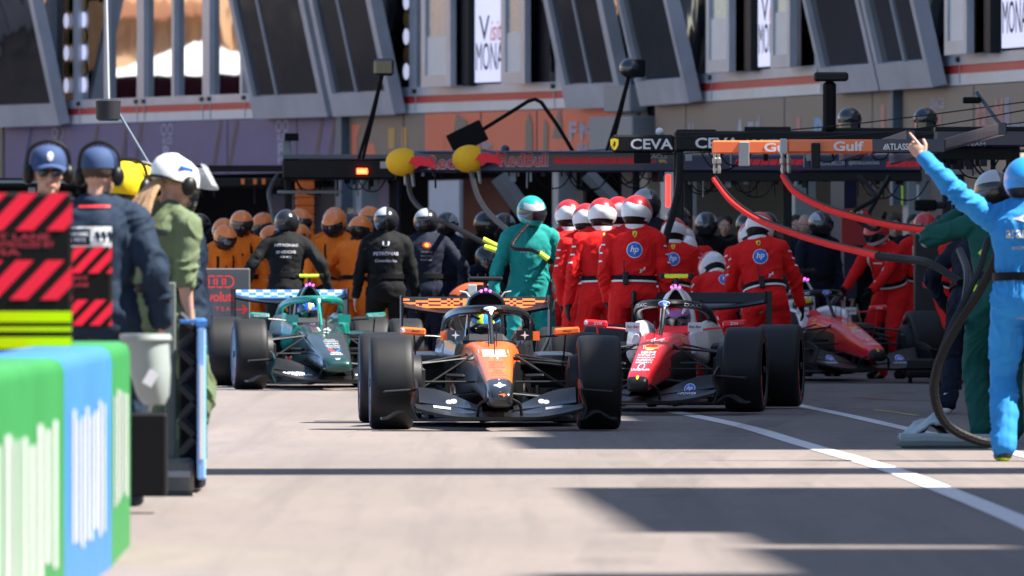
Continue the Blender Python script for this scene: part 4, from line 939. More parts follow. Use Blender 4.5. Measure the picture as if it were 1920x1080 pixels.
# asphalt
m = bpy.data.materials.new('asphalt'); m.use_nodes = True; n = m.node_tree; b = n.nodes['Principled BSDF']; b.inputs['Roughness'].default_value = .82; b.inputs['Specular IOR Level'].default_value = .3
tc = n.nodes.new('ShaderNodeTexCoord')
def nz(scale, sx=1., sy=1., det=6, rough=.6):
    mp = n.nodes.new('ShaderNodeMapping'); mp.inputs['Scale'].default_value = (sx, sy, 1); n.links.new(tc.outputs['Object'], mp.inputs[0])
    t = n.nodes.new('ShaderNodeTexNoise'); t.inputs['Scale'].default_value = scale; t.inputs['Detail'].default_value = det; t.inputs['Roughness'].default_value = rough
    n.links.new(mp.outputs[0], t.inputs[0]); return t.outputs[0]
def mixc(fac, a, c2, ma=(0, 1), mode='MIX'):
    r_ = n.nodes.new('ShaderNodeMapRange'); r_.inputs[1].default_value, r_.inputs[2].default_value = ma; n.links.new(fac, r_.inputs[0])
    x = n.nodes.new('ShaderNodeMix'); x.data_type = 'RGBA'; x.blend_type = mode; n.links.new(r_.outputs[0], x.inputs[0])
    for i, v in ((6, a), (7, c2)):
        if isinstance(v, tuple): x.inputs[i].default_value = v + (1,)
        else: n.links.new(v, x.inputs[i])
    return x.outputs[2]
c0 = mixc(nz(.35, 1, .25), (.150, .127, .117), (.188, .156, .141), (.35, .65))
c0 = mixc(nz(1.6, 2.2, .035, 6, .65), c0, (.125, .106, .099), (.50, .72))
c1 = mixc(nz(3.5, 1.5, .12, 8, .7), c0, (.135, .117, .110), (.5, .75))      # long wear streaks along the lane
c2 = mixc(nz(60, 1, 1, 2), c1, (.245, .205, .185), (.55, .8))
c3 = mixc(nz(1.1, .6, 2.2, 4), c2, (.145, .122, .112), (.62, .8))            # patches and stains
n.links.new(c3, b.inputs['Base Color'])
bp = n.nodes.new('ShaderNodeBump'); bp.inputs['Strength'].default_value = .5; bp.inputs['Distance'].default_value = .006; n.links.new(nz(90, 1, 1, 3), bp.inputs['Height']); n.links.new(bp.outputs[0], b.inputs['Normal'])
M_asph = m
g = MB().add([(-1500, -60, 0), (1500, -60, 0), (1500, 3500, 0), (-1500, 3500, 0)], [(0, 1, 2, 3)]).build('ground', M_asph, smooth=False); tag(g, kind='structure')
M_line = mat('road paint', (.62, .60, .60), .6, var=.22, vs=7)
def stripe(name, pts, wd, m_, z=.004):
    pts = wpath(pts, 6); vs = []; fs = []
    for i, p in enumerate(pts):
        t = (pts[min(i + 1, len(pts) - 1)] - pts[max(i - 1, 0)]).normalized(); s_ = Vector((t.y, -t.x, 0)) * wd / 2
        vs += [(p.x - s_.x, p.y - s_.y, z), (p.x + s_.x, p.y + s_.y, z)]
    for i in range(len(pts) - 1): fs.append((2 * i, 2 * i + 1, 2 * i + 3, 2 * i + 2))
    return tag(MB().add(vs, fs).build(name, m_, smooth=False), kind='structure')
stripe('lane_line', [ground_pt(x, y) for x, y in ((1255, 771), (1390, 799), (1508, 834), (1667, 880), (1785, 925), (1920, 981), (2150, 1090))], .155, M_line)
stripe('box_line', [ground_pt(x, y) for x, y in ((1480, 757), (1587, 779), (1698, 804), (1830, 832), (2100, 900))], .13, M_line)
stripe('yellow_marking', [ground_pt(x, y) for x, y in ((1640, 769), (1680, 774), (1720, 780))], .05, mat('yellow road paint', (.5, .4, .08), .6), .004)
stripe('red_marking', [ground_pt(x, y) for x, y in ((1600, 745), (1690, 751), (1760, 750))], .06, mat('red road paint', (.35, .05, .05), .6), .004)
# rubber marks laid down by leaving cars
mk = bpy.data.materials.new('rubber mark'); mk.use_nodes = True; k_ = mk.node_tree; pb = k_.nodes['Principled BSDF']; pb.inputs['Base Color'].default_value = (.03, .028, .03, 1); pb.inputs['Roughness'].default_value = .7
t_ = k_.nodes.new('ShaderNodeTexCoord'); q_ = k_.nodes.new('ShaderNodeTexNoise'); q_.inputs['Scale'].default_value = 1.2; q_.inputs['Detail'].default_value = 6; r_ = k_.nodes.new('ShaderNodeMapRange'); r_.inputs[1].default_value = .35; r_.inputs[2].default_value = .75; r_.inputs[4].default_value = .13
k_.links.new(t_.outputs['Object'], q_.inputs[0]); k_.links.new(q_.outputs[0], r_.inputs[0]); k_.links.new(r_.outputs[0], pb.inputs['Alpha'])
for i, (wd, pts) in enumerate(((.34, ((1500, 770), (1420, 800), (1330, 850), (1240, 920), (1150, 1060))), (.32, ((1700, 735), (1560, 762), (1400, 805), (1280, 850))), (.3, ((1850, 760), (1700, 790), (1560, 850), (1450, 930))), (.26, ((1090, 800), (1180, 870), (1300, 960), (1420, 1090))))):
    stripe('tyre_mark', [ground_pt(*p) for p in pts], wd, mk, .006 + i * .0015)
# tar seams
M_seam = mat('seam', (.06, .057, .057), .7)
for pts in (((0, 0), (0, 0)),):
    pass

# ---------------------------------------------------------------- pit building (seen facade in two stretches)
M_frame = mat('window frame', (.46, .49, .57), .4, metal=.2, var=.16, vs=1.6); M_wallc = mat('building wall', (.42, .39, .35), .8, var=.16, vs=.8); M_sred = mat('facade red stripe', (.55, .03, .035), .45); M_swh = mat('facade white stripe', (.72, .72, .74), .5)
def glass(name, col, rough=.03, warp=.25):
    m = bpy.data.materials.new(name); m.use_nodes = True; n = m.node_tree; b = n.nodes['Principled BSDF']; b.inputs['Base Color'].default_value = col + (1,); b.inputs['Metallic'].default_value = 1; b.inputs['Roughness'].default_value = rough
    tc = n.nodes.new('ShaderNodeTexCoord'); t = n.nodes.new('ShaderNodeTexNoise'); t.inputs['Scale'].default_value = 1.3; t.inputs['Detail'].default_value = 1; bp = n.nodes.new('ShaderNodeBump'); bp.inputs['Strength'].default_value = warp; bp.inputs['Distance'].default_value = .03
    n.links.new(tc.outputs['Object'], t.inputs[0]); n.links.new(t.outputs[0], bp.inputs['Height']); n.links.new(bp.outputs[0], b.inputs['Normal']); MATS[name] = m; return m
G_clear = glass('mirror glass', (.45, .46, .48), .02, .035); G_dark = glass('tinted glass', (.20, .20, .21), .04, .5); G_pale = mat('frosted glass', (.30, .37, .40), .25, coat=.5)
PB = empty('pit_building', (0, 0, 0), 0, 'long pit building with tilted windows, red and white stripe and garage openings', 'building')
def seg(O, u): u = Vector(u).normalized(); return dict(O=Vector(O), u=u, a=math.atan2(u.y, u.x))
A = seg((-8.66, 178, 0), (10.54, -23, 0)); B = seg((1.886, 155, 0), (4.61, -20.5, 0))
def U(s_, px):
    k = (px - 960) / F; return (k * s_['O'].y - s_['O'].x) / (s_['u'].x - k * s_['u'].y)
def Zs(s_, px, py): D = s_['O'].y + s_['u'].y * U(s_, px); return CH + (500 - py) * D / F
def fb(s_, mb, u0, u1, w0, w1, z0, z1, mi=0):
    mb.box(((u0 + u1) / 2, (w0 + w1) / 2, (z0 + z1) / 2), (abs(u1 - u0), abs(w1 - w0), z1 - z0), mi=mi); return mb
def put(s_, mb, name, m_, par=PB, **k): return mb.build(name, m_, par, at=s_['O'], rz=s_['a'], **k)
LA = U(A, 1200); LB = 43.8
# walls
fbw = lambda s_, u0, u1, w0, w1, z0, z1, name, m_: put(s_, fb(s_, MB(), u0, u1, w0, w1, z0, z1), name, m_, smooth=False)
UA0 = -45
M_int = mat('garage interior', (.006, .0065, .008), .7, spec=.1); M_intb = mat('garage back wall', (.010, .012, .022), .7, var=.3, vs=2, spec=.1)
for s_, u0, u1 in ((A, UA0, LA), (B, .0, LB)):
    fbw(s_, u0, u1, .0, .35, 3.60, 3.75, 'white_stripe', M_swh); fbw(s_, u0, u1, .002, .35, 3.752, 3.86, 'red_stripe', M_sred)
    fbw(s_, u0, u1, -.02, .35, 3.862, 4.0, 'window_sill', M_frame)
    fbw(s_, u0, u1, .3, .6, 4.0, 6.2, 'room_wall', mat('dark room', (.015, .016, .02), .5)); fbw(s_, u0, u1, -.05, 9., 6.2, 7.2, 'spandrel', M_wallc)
    fbw(s_, u0, u1, .12, 9., 7.2, 24., 'upper_wall', M_wallc); fbw(s_, u0, u1, -1.2, 9., 24., 24.4, 'roof_slab', mat('roof concrete', (.45, .43, .4), .8))
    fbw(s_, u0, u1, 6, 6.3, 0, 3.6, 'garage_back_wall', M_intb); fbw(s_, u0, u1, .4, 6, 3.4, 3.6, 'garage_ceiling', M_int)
    k = u0 + .6
    while k < u1 - 1.6:
        w_ = put(s_, fb(s_, MB(), k, k + 1.5, .08, .125, 8.0, 12.0), 'upper_window', G_dark, smooth=False); k += 2.4
fbw(A, LA + .0, LA + .25, .0, 6, 0, 24, 'joint_wall', M_wallc)
# banners under the stripe : team boards
M_ban1 = mat('purple grey banner', (.14, .125, .27), .55, var=.2, vs=1.2); M_ban2 = mat('orange banner', (.78, .17, .09), .5, var=.08, vs=1.5); M_ban2b = mat('taupe banner', (.20, .17, .15), .5, var=.08); M_ban3 = mat('grey box', (.24, .27, .30), .5)
M_stk = mat('banner streak', (.11, .075, .09), .55); M_pr = mat('banner print', (.42, .42, .52), .6); M_dk = mat('banner dark', (.035, .04, .06), .6)
zb0, zb1 = 2.72, 3.585
def board(s_, p0, p1, m_, name='banner_board', dz=0): return put(s_, fb(s_, MB(), U(s_, p0), U(s_, p1), -.03, .05, zb0 + dz, zb1), name, m_, smooth=False)
board(A, -300, 8, mat('beige pillar board', (.20, .17, .14), .6)); bl = board(A, 12, 645, M_ban1)
def dec(s_, sh, m_, px, z, sx, par, off=.036, name='banner_mark'):
    o = s_['O'] + s_['u'] * U(s_, px) + Vector((-s_['u'].y, s_['u'].x, 0)) * -off
    d_ = decal(name, ([(x * sx, y) for x, y in sh[0]], sh[1]), m_, PB, (o.x, o.y, z), s_['u'], ZA); return d_
for px in (55, 110, 180, 235, 262, 410, 440, 600, 625):      # slanted dull stripes
    dec(A, poly2d([(-.25, -.42), (-.12, -.42), (.25, .42), (.12, .42)]), M_stk if px > 100 else mat('banner blue', (.03, .06, .2), .6), px, 3.15, 1., bl, name='banner_streak')
for px in (112, 317, 533):
    for sh, dz in ((ring2d(.07, .10, 16, -.12), .26), (ring2d(.07, .10, 16, .12), .26), (text2d('AUDI', .13, .03, .38), .08), (text2d('R', .2, .03, .3), -.1), (text2d('F1', .12, .03, .3), -.28)): dec(A, sh, M_pr, px, 3.2 + dz, 1.15, bl)
b2 = board(A, 658, 800, M_ban2b); b3 = board(A, 800, 1170, M_ban2)
for px, pts in ((668, [(-.1, -.4), (.1, -.4), (.1, .1), (.25, .3), (-.1, .3)]), (700, [(-.3, -.42), (.3, -.42), (.1, -.0), (-.2, -.0)]), (815, [(-.5, -.42), (.3, -.42), (.5, .1), (-.1, .0)]), (845, [(-.2, 0), (.3, 0), (.3, .42), (-.1, .42)])):
    dec(A, poly2d(pts), M_ban2, px, 3.15, 1., b2, name='banner_patch')
dec(A, text2d('1', .32, .03, .25), mat('banner gold', (.6, .35, .1), .6), 738, 3.22, 1, b2); dec(A, rect2d(.2, .34), mat('banner gold', 0), 762, 3.22, 1, b2)
for px, pts in ((865, [(-.3, -.1), (.3, -.1), (.3, .3), (-.1, .42)]), (996, [(-.15, -.42), (.15, -.42), (.12, .25), (0, .4), (-.12, .25)]), (1030, [(-.2, -.42), (-.02, -.42), (.05, .2), (-.1, .3)]), (1050, [(-.2, 0), (.2, 0), (.1, .42), (0, .42)])):
    dec(A, poly2d(pts), M_ban2b, px, 3.15, 1., b3, .04, name='banner_patch')
for px, t, z, h, wd in ((1085, 'F1', 3.25, .28, .5), (1105, 'Oscar', 3.3, .2, .5), (1112, 'PIASTRI', 2.98, .18, .9), (945, 'McLAREN', 2.9, .12, .8), (915, 'TEAM', 3.06, .12, .4)): dec(A, text2d(t, h, .03, wd), M_pr, px, z, 1, b3, .042)
board(A, 1172, 1199, M_ban3)
put(A, MB().box((U(A, 1196), -.25, 3.05), (1.5, .4, .78), bev=.02), 'grey_cabinet', M_ban3); put(A, MB().box((U(A, 1196), -.2, 3.7), (.9, .3, .4), bev=.02), 'cabinet_lamp_housing', M_ban3)
put(A, MB().box((U(A, 651), -.05, 2.9), (.22, .2, 1.5)), 'downpipe', mat('blue grey pipe', (.10, .14, .19), .5))
b4 = board(B, 1232, 1684, M_ban2b); b5 = board(B, 1697, 1990, M_ban2b); board(B, 1990, 2300, M_ban1)
put(B, MB().box((U(B, 1690), -.06, 2.9), (.16, .16, 1.7)), 'downpipe', MATS['blue grey pipe'])
for px, t, z, h, wd, c in ((1300, 'U', 3.1, .4, .3, 0), (1392, 'A', 3.1, .45, .5, 3), (1416, 'F1', 3.12, .3, .6, 0), (1430, 'L', 3.2, .3, .2, 0), (1502, 'I', 3.1, .4, .2, 1), (1540, 'B', 3.05, .45, .5, 2), (1570, 'S', 3.1, .35, .5, 0), (1660, 'I', 3.2, .4, .2, 1), (1762, 'ORACLE', 3.38, .14, .7, 0), (1764, 'II', 3.1, .3, .3, 1), (1845, 'RB', 3.1, .45, .5, 1), (1878, 'M', 3.15, .5, .4, 1), (1893, 'll', 3.2, .4, .2, 0), (1908, 'RACING', 3.0, .14, 1.2, 0)):
    dec(B, text2d(t, h, .035, wd), (M_pr, mat('banner pink', (.55, .25, .22), .6), mat('banner sky', (.2, .4, .65), .6), mat('banner pale', (.5, .55, .62), .6))[c], px, z, 1, b4)
# header, columns and garage furniture
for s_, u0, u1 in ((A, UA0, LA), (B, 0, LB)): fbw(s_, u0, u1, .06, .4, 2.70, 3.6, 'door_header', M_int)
M_col = mat('garage column', (.36, .38, .41), .5)
for s_, p0, p1, m_ in ((A, 195, 228, M_dk), (A, 646, 658, M_col), (A, 661, 672, M_col), (A, 1030, 1041, M_col), (A, 1160, 1180, M_dk), (B, 1232, 1262, M_lgrey), (B, 1470, 1484, M_col), (B, 1686, 1696, M_col), (B, 1740, 1760, M_dk)):
    put(s_, fb(s_, MB(), U(s_, p0), U(s_, p1), .05, .35, 0, 2.71), 'column', m_, smooth=False)
for s_, p0, p1, z0, z1, w_, m_ in ((A, 430, 545, 0, 2.5, 1.5, M_dk), (A, 575, 645, 0, 2.6, .9, M_ban1), (A, 690, 812, 0, 2.6, 1.3, mat('dark red panel', (.10, .014, .008), .6)), (A, 815, 872, 0, 2.55, -.1, mat('white panel', (.50, .53, .60), .6)), (A, 880, 925, 0, 2.4, 1.5, mat('grey panel', (.20, .20, .22), .6)), (A, 375, 425, 0, 2.4, 1.2, mat('blue panel', (.02, .03, .09), .6)), (B, 1355, 1400, .9, 2.0, 2.5, M_dk), (B, 1820, 1900, 0, 2.5, 1.0, M_dk)):
    put(s_, fb(s_, MB(), U(s_, p0), U(s_, p1), w_, w_ + .06, z0, z1), 'garage_panel', m_, smooth=False)
# windows of the first floor
M_gold = mat('gold pattern', (.30, .17, .05), .5, var=.5, vs=14); M_board = mat('sign board', (.68, .70, .95), .5, emit=.22, var=.02)
def pane_plain(s_, p0, p1, m_, w_=.10, z0=4.0, z1=6.2):
    return put(s_, fb(s_, MB(), U(s_, p0), U(s_, p1), w_, w_ + .02, z0, z1), 'window_pane', m_, smooth=False)
def mull(s_, px, wd, par=PB): put(s_, fb(s_, MB(), U(s_, px) - wd / 2, U(s_, px) + wd / 2, -.01, .12, 4.0, 6.2), 'mullion', M_frame, smooth=False)
pane_plain(A, -300, 92, G_dark); pane_plain(A, 92, 145, G_dark); pane_plain(A, 145, 505, G_clear, .08); pane_plain(A, 505, 825, G_dark); pane_plain(A, 1020, 1199, G_dark); pane_plain(B, 1201, 1365, G_dark); pane_plain(B, 1525, 1815, G_dark); pane_plain(B, 1990, 2400, G_dark)
for s_, px, wd in ((A, 92, .2), (A, 143, .22), (A, 198, .10), (A, 264, .30), (A, 325, .12), (A, 387, .30), (A, 453, .1), (A, 775, .28), (A, 832, .2), (A, 1047, .16), (A, 1088, .2), (B, 1327, .2), (B, 1532, .2), (B, 1782, .2), (B, 1810, .14)): mull(s_, px, wd)
def pattern(s_, px, par=None):     # gold and white discs painted as reflections in the dark glass
    for k in range(6):
        dec(s_, disc2d(.10, .13, 12), M_gold if k % 2 else M_board, px, 4.25 + k * .27, 1.2, PB, -.06, name='reflection_disc')
pattern(A, 118); pattern(A, 150); pattern(A, 755); pattern(B, 1340); pattern(B, 1795)
def casement(s_, p0, p1):
    u0, u1 = U(s_, p0), U(s_, p1); mb = MB(); wd = .16 if u1 - u0 > .7 else .12
    fb(s_, mb, u0, u0 + wd, -.32, -.22, 3.98, 6.1); fb(s_, mb, u1 - wd, u1, -.32, -.22, 3.98, 6.1); fb(s_, mb, u0 + wd, u1 - wd, -.32, -.22, 3.98, 4.16)
    f_ = put(s_, mb, 'casement', M_frame, smooth=False)
    MB_ = fb(s_, MB(), u0 + wd, u1 - wd, -.28, -.26, 4.16, 6.1); pn = MB_.build('glass_pane', G_pale, f_, smooth=False)
    fb(s_, MB(), u0 + wd, u1 - wd, -.288, -.283, 4.16, 4.75).build('white_reflection', M_white, f_, smooth=False)  # white strip painted for the bright reflection low in the pane
for s_, p0, p1 in ((A, 825, 880), (A, 975, 1020), (B, 1365, 1408), (B, 1486, 1523), (B, 1815, 1857)): casement(s_, p0, p1)
def sign(s_, p0, p1):
    u0, u1 = U(s_, p0), U(s_, p1); c = (p0 + p1) / 2; f_ = put(s_, fb(s_, MB(), u0, u1, -.12, -.06, 4.03, 5.3), 'sign_board', M_board, smooth=False)
    wu = u1 - u0
    dec(s_, text2d('MONACO', .42, -.0, wu * 1.05), M_black, c + (p1 - p0) * .06, 4.42, 1, f_, .125, 'sign_lettering'); dec(s_, text2d('V', .38, 0, wu * .28), M_black, p0 + (p1 - p0) * .25, 4.85, 1, f_, .125, 'sign_lettering')
    dec(s_, text2d('isit', .3, 0, wu * .3, .3), M_red, p0 + (p1 - p0) * .55, 4.80, 1, f_, .125, 'sign_lettering'); dec(s_, poly2d([(-.03, -.25), (.0, -.25), (.05, .25), (.03, .25)]), M_red, p0 + (p1 - p0) * .7, 5.1, 1, f_, .125, 'sign_lettering')
pane_plain(A, 880, 975, mat('dark room', 0), .12); pane_plain(B, 1408, 1486, MATS['dark room'], .12); pane_plain(B, 1857, 1990, MATS['dark room'], .12)
sign(A, 904, 976); sign(B, 1437, 1490); sign(B, 1895, 1960)
for s_, px in ((A, 890), (B, 1422), (B, 1873)): put(s_, fb(s_, MB(), U(s_, px - 6), U(s_, px + 6), -.16, .1, 3.98, 6.2), 'window_post', M_dark, smooth=False)
for s_, pxs in ((A, (150, 258, 272, 381, 395, 460, 780, 1040, 1082)), (B, (1215, 1335, 1540, 1800))):
    for px in pxs:
        put(s_, fb(s_, MB(), U(s_, px) - .05, U(s_, px) + .05, -.05, -.01, 3.90, 3.97), 'hinge', M_dark, smooth=False)
        put(s_, fb(s_, MB(), U(s_, px) - .012, U(s_, px) + .012, -.012, -.002, 3.62, 3.86), 'panel_joint', M_lgrey, smooth=False)
for px in (240, 430, 560, 760, 905, 1010): put(A, fb(A, MB(), U(A, px) - .015, U(A, px) + .015, -.036, -.028, 2.73, 3.58), 'banner_joint', M_dk, smooth=False)
for px in (1290, 1475, 1640, 1830): put(B, fb(B, MB(), U(B, px) - .012, U(B, px) + .012, -.036, -.028, 2.73, 3.58), 'banner_joint', M_dk, smooth=False)
# tilted (open) windows, each leaning outward at the top
def tilted(s_, p0, p1, split=None):
    u0, u1 = U(s_, p0), U(s_, p1); T = 13; c, s2 = math.cos(R(T)), math.sin(R(T)); mb = MB(); H = 2.9; z0 = 3.60
    rot = Matrix.Rotation(R(T), 3, 'X'); piv = Vector((0, -.16, z0))
    def bx(m_, a, b_, w0, w1, h0, h1): m_.box(piv + rot @ Vector(((a + b_) / 2, (w0 + w1) / 2, (h0 + h1) / 2)), (b_ - a, w1 - w0, h1 - h0), rot)
    bx(mb, u0, u1, -.1, .1, 0, .36); bx(mb, u0, u0 + .16, -.1, .1, .36, H); bx(mb, u1 - .18, u1, -.1, .1, .36, H); bx(mb, u0 + .16, u1 - .18, -.1, .1, H - .2, H)
    if split: us = U(s_, split); bx(mb, us - .02, us + .02, -.06, .06, .36, H - .2)
    f_ = put(s_, mb, 'tilted_window', M_frame, smooth=False)
    gm = MB(); bx(gm, u0 + .16, u1 - .18, -.03, -.01, .36, H - .2); gm.build('glass_pane', G_dark, f_, smooth=False)
tilted(A, 5, 138); tilted(A, 503, 642, 550); tilted(A, 652, 768, 700); tilted(A, 1090, 1199, 1140); tilted(B, 1232, 1325); tilted(B, 1578, 1682); tilted(B, 1686, 1784, 1735)
# the building runs on beside the camera, out of frame; its roof steps are shaped to shade the lane's right side
def xb(D): return 14.3 - .03 * (D - 56)
def block(y0, y1, H, name='wing', dx=0):
    x0 = xb(y0) + dx; x1 = xb(y1) + dx
    vs = [(x0, y0, 0), (30, y0, 0), (30, y1, 0), (x1, y1, 0)]; mb = MB().add([Vector(v) for v in vs] + [Vector(v) + Vector((0, 0, H)) for v in vs], [(3, 2, 1, 0), (4, 5, 6, 7), (0, 1, 5, 4), (1, 2, 6, 5), (2, 3, 7, 6), (3, 0, 4, 7)])
    o = mb.build(name, M_wallc, PB, smooth=False)
    k = y0 + .8
    while k < y1 - 2:
        for z in (4.4, 8.4, 12.4):
            if z + 2.4 < H: MB().box((xb(k + .8) + dx - .02, k + .8, z + 1.2), (.1, 1.6, 2.4)).build('upper_window', G_dark, o, smooth=False)
        k += 2.6
sh_x = math.sin(R(SUN_AZ)) / math.tan(R(SUN_EL)); sh_y = math.cos(R(SUN_AZ)) / math.tan(R(SUN_EL))
def roofH(D, xs): return (xb(D) - xs) / sh_x        # height that throws the shadow edge to xs
def prof(D0, D1, xs):       # D0..D1 of the shadow on the ground
    H = roofH((D0 + D1) / 2, xs); dy = H * sh_y; block(D0 + dy, D1 + dy, H)
prof(20, 42.2, .33); prof(42.2, 46.0, .98); prof(46.0, 46.5, 2.1); prof(46.5, 48.7, .98); prof(48.7, 58.6, .36)
prof(58.6, 71.0, 5.0); prof(71.0, 76.0, -.08); prof(76., 80, .1); prof(80., 84, -.1); prof(84, 90, .80); prof(90, 98, -.25); prof(98, 124, -.9)
# unseen beam added over the gap to cast the dark band across the lane
FB = empty('shadow_beam', (21, 63.4 + 25 * sh_y, 13), 0, 'unseen grey beam on legs, added above the low roof to cast a shadow band', 'gantry')
MB().box((0, 0, 12.2), (19, 1.9, .5), Matrix.Rotation(R(3.5), 3, 'Z')).build('beam', M_grey, FB, smooth=False)
for x_ in (-3, 6): MB().box((x_, x_ * .06, 5.97), (.5, .5, 11.94)).build('leg', M_grey, FB, smooth=False)

# ---------------------------------------------------------------- buildings opposite, seen mirrored in the glass
M_bei = mat('beige render', (.58, .36, .20), .85, var=.05); M_terr = mat('terracotta', (.35, .15, .08), .8)
OB = empty('apartment_building', (-330, 400, 0), R(-30), 'tall beige apartment house mirrored in the pit building windows', 'building')
MB().box((0, 0, 45), (30, 260, 90)).build('wall', M_bei, OB, smooth=False)
for k in range(-5, 6):
    yk = k * 12 + 2
    for j in (-1.6, 0, 1.6): MB().box((18.05, yk + j, 13.4), (.3, .4, 1.5)).build('window', M_terr, OB, smooth=False)
    MB().box((16.5, yk, 7.2), (3, 5.4, 14.4)).build('bay', M_bei, OB, smooth=False); MB().box((17, yk, 14.8), (4.6, 6.6, .8)).build('roof', M_terr, OB, smooth=False)
M_mar = mat('maroon banner', (.12, .012, .03), .6)
GS = tag(MB().box((0, 0, 0), (.3, 120, 1.75)).build('advertising_banner', M_mar, at=(-27, 205, 4.0), smooth=False), 'long maroon banner on the stand opposite, mirrored in the windows', 'banner')
for k in range(14):
    decal('white_mark', ring2d(.35, .48, 16) if k % 2 else poly2d([(-.5, -.4), (-.3, -.4), (0, .4), (.3, -.4), (.5, -.4), (.15, .6), (-.15, .6)]), M_white, GS, (.16 - 0, -52 + k * 8, 0.0), (0, 1, 0), ZA)
for k in range(9):
    t_ = MB().add([(-1.6, -1.6, 4.95), (1.6, -1.6, 4.95), (1.6, 1.6, 4.95), (-1.6, 1.6, 4.95), (0, 0, 5.75)], [(0, 1, 4), (1, 2, 4), (2, 3, 4), (3, 0, 4), (3, 2, 1, 0)]); t_.box((0, 0, 2.45), (3.1, 3.1, 4.85))
    tag(t_.build('marquee', M_white, at=(-34, 176 + k * 5.2, 0), smooth=False), 'white peaked marquee behind the maroon banner', 'marquee', 'white marquees opposite')

# ================================================================ PIT GANTRIES
M_gb = mat('gantry black', (.006, .0065, .0075), .42, var=.1, spec=.25); M_nav = paint('navy boom paint', (.006, .012, .055)); M_gor = paint('orange boom paint', (.95, .17, .045)); M_rl = mat('red dash', (.95, .015, .03), .5, var=.02)
def boom(label, px0, px1, y0, y1, D, m_, cat='gantry', dep=.3, bev=.02, par=None, name='pit_gantry'):
    p0, p1 = P(px0, y0, D), P(px1, y1, D); c = (p0 + p1) / 2; w_, h_ = abs(p1.x - p0.x), abs(p0.z - p1.z)
    root = empty(name, (c.x, c.y, c.z), 0, label, cat, None) 
    b_ = MB().box((0, 0, 0), (w_, dep, h_), bev=min(bev, h_ * .3)).build('boom', m_, root)
    return root, c, D
def bdec(g, sh, m_, px, py, off=.003, dep=.3, name='lettering'):
    root, c, D = g; p = P(px, py, D - dep / 2 - off); decal(name, sh, m_, root, (p.x - c.x, -dep / 2 - off, p.z - c.z), XA, ZA)
def bbox(g, px0, px1, y0, y1, m_, name, dy=-.2, dep=.1, bev=.006, rot=None):
    root, c, D = g; p0, p1 = P(px0, y0, D + dy), P(px1, y1, D + dy); q = (p0 + p1) / 2 - c
    return MB().box(q, (abs(p1.x - p0.x), dep, abs(p0.z - p1.z)), rot, bev=bev).build(name, m_, root)
def post(g, px, y0, wd, m_=None, dy=.1):
    root, c, D = g; p = P(px, y0, D + dy); return MB().box((p.x - c.x, dy, p.z / 2 - c.z), (wd, wd, p.z), bev=.01).build('post', m_ or M_gb, root)
# left low rails (dark gantry of the next team)
g0 = boom('thin black gantry rail running behind the marshals on the left', -60, 530, 334, 352, 131, M_gb); post(g0, 300, 340, .12)
bbox(g0, 200, 530, 310, 322, M_gb, 'upper_rail', dy=.3, dep=.12); bbox(g0, -50, 130, 338, 344, M_grey, 'silver_rail', dep=.05)
for px in (455, 478, 494, 571): bbox(g0, px - 3, px + 4, 335, 346, mat('orange lamp', (.9, .2, .03), .5), 'orange_marker', dy=-.25, dep=.05)
# wide dark canopy
g1 = boom('wide black canopy gantry with silver edge and a glowing red lamp', 532, 742, 299, 337, 125, M_gb, dep=1.6)
bbox(g1, 533, 742, 291, 299.5, mat('silver edge', (.10, .115, .135), .4), 'top_edge', dy=0, dep=1.64)
bbox(g1, 669, 689, 316, 326, mat('red lamp', (1, .07, .02), .4, emit=4, var=0), 'red_lamp', dy=-.85, dep=.04)
bbox(g1, 530, 546, 262, 300, mat('grey box', 0), 'antenna_box', dy=-.4, dep=.1); bbox(g1, 534, 560, 250, 264, M_black, 'camera', dy=-.5, dep=.2); bbox(g1, 713, 730, 303, 316, M_lgrey, 'small_sign', dy=-.83, dep=.02)
for px in (540, 736): post(g1, px, 330, .09, dy=.6)
bbox(g1, 520, 640, 357, 363, M_grey, 'cross_bar', dy=-.3, dep=.04)
# orange ribbed tower
o = empty('lighting_tower', (P(572, 500, 127).x, 127, 0), 0, 'orange ribbed tower rising behind the orange crew', 'tower'); mb = MB()
for k in range(26): mb.box((0, 0, .05 + k * .098), (.23, .23, .092), bev=.012)
mb.box((0, 0, 1.3), (.2, .2, 2.5)); mb.build('ribbed_column', mat('orange plastic', (.80, .17, .02), .5), o); MB().box((.16, 0, 2.52), (.12, .05, .04)).build('arm', M_black, o)
# navy boom with two foam end balls
g2 = boom('navy blue pit boom with red lettering and red dashes', 744, 1268, 284, 323, 118, M_nav)
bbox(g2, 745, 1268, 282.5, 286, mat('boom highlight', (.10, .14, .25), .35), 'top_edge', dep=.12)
for px, py, w_ in ((982, 299, .545), (838, 304, .43)):
    bdec(g2, text2d('RedBull' if px > 900 else 'RedB', .165, .035, w_), M_whitep, px, py, .003); bdec(g2, text2d('RedBull' if px > 900 else 'RedB', .15, .012, w_ * .985), M_red, px, py, .006)
for k in range(9): bdec(g2, poly2d([(-.05, -.035), (.04, -.035), (.05, .035), (-.04, .035)]), M_rl, 1046 + k * 17, 301, name='red_dash')
bdec(g2, text2d('ORACLE', .05, .01, .28), M_lgrey, 1228, 293); bdec(g2, text2d('RedBull', .05, .02, .18), M_red, 1215, 302); bdec(g2, BULL(.05), mat('banner gold', 0), 1242, 302, name='bull_mark')
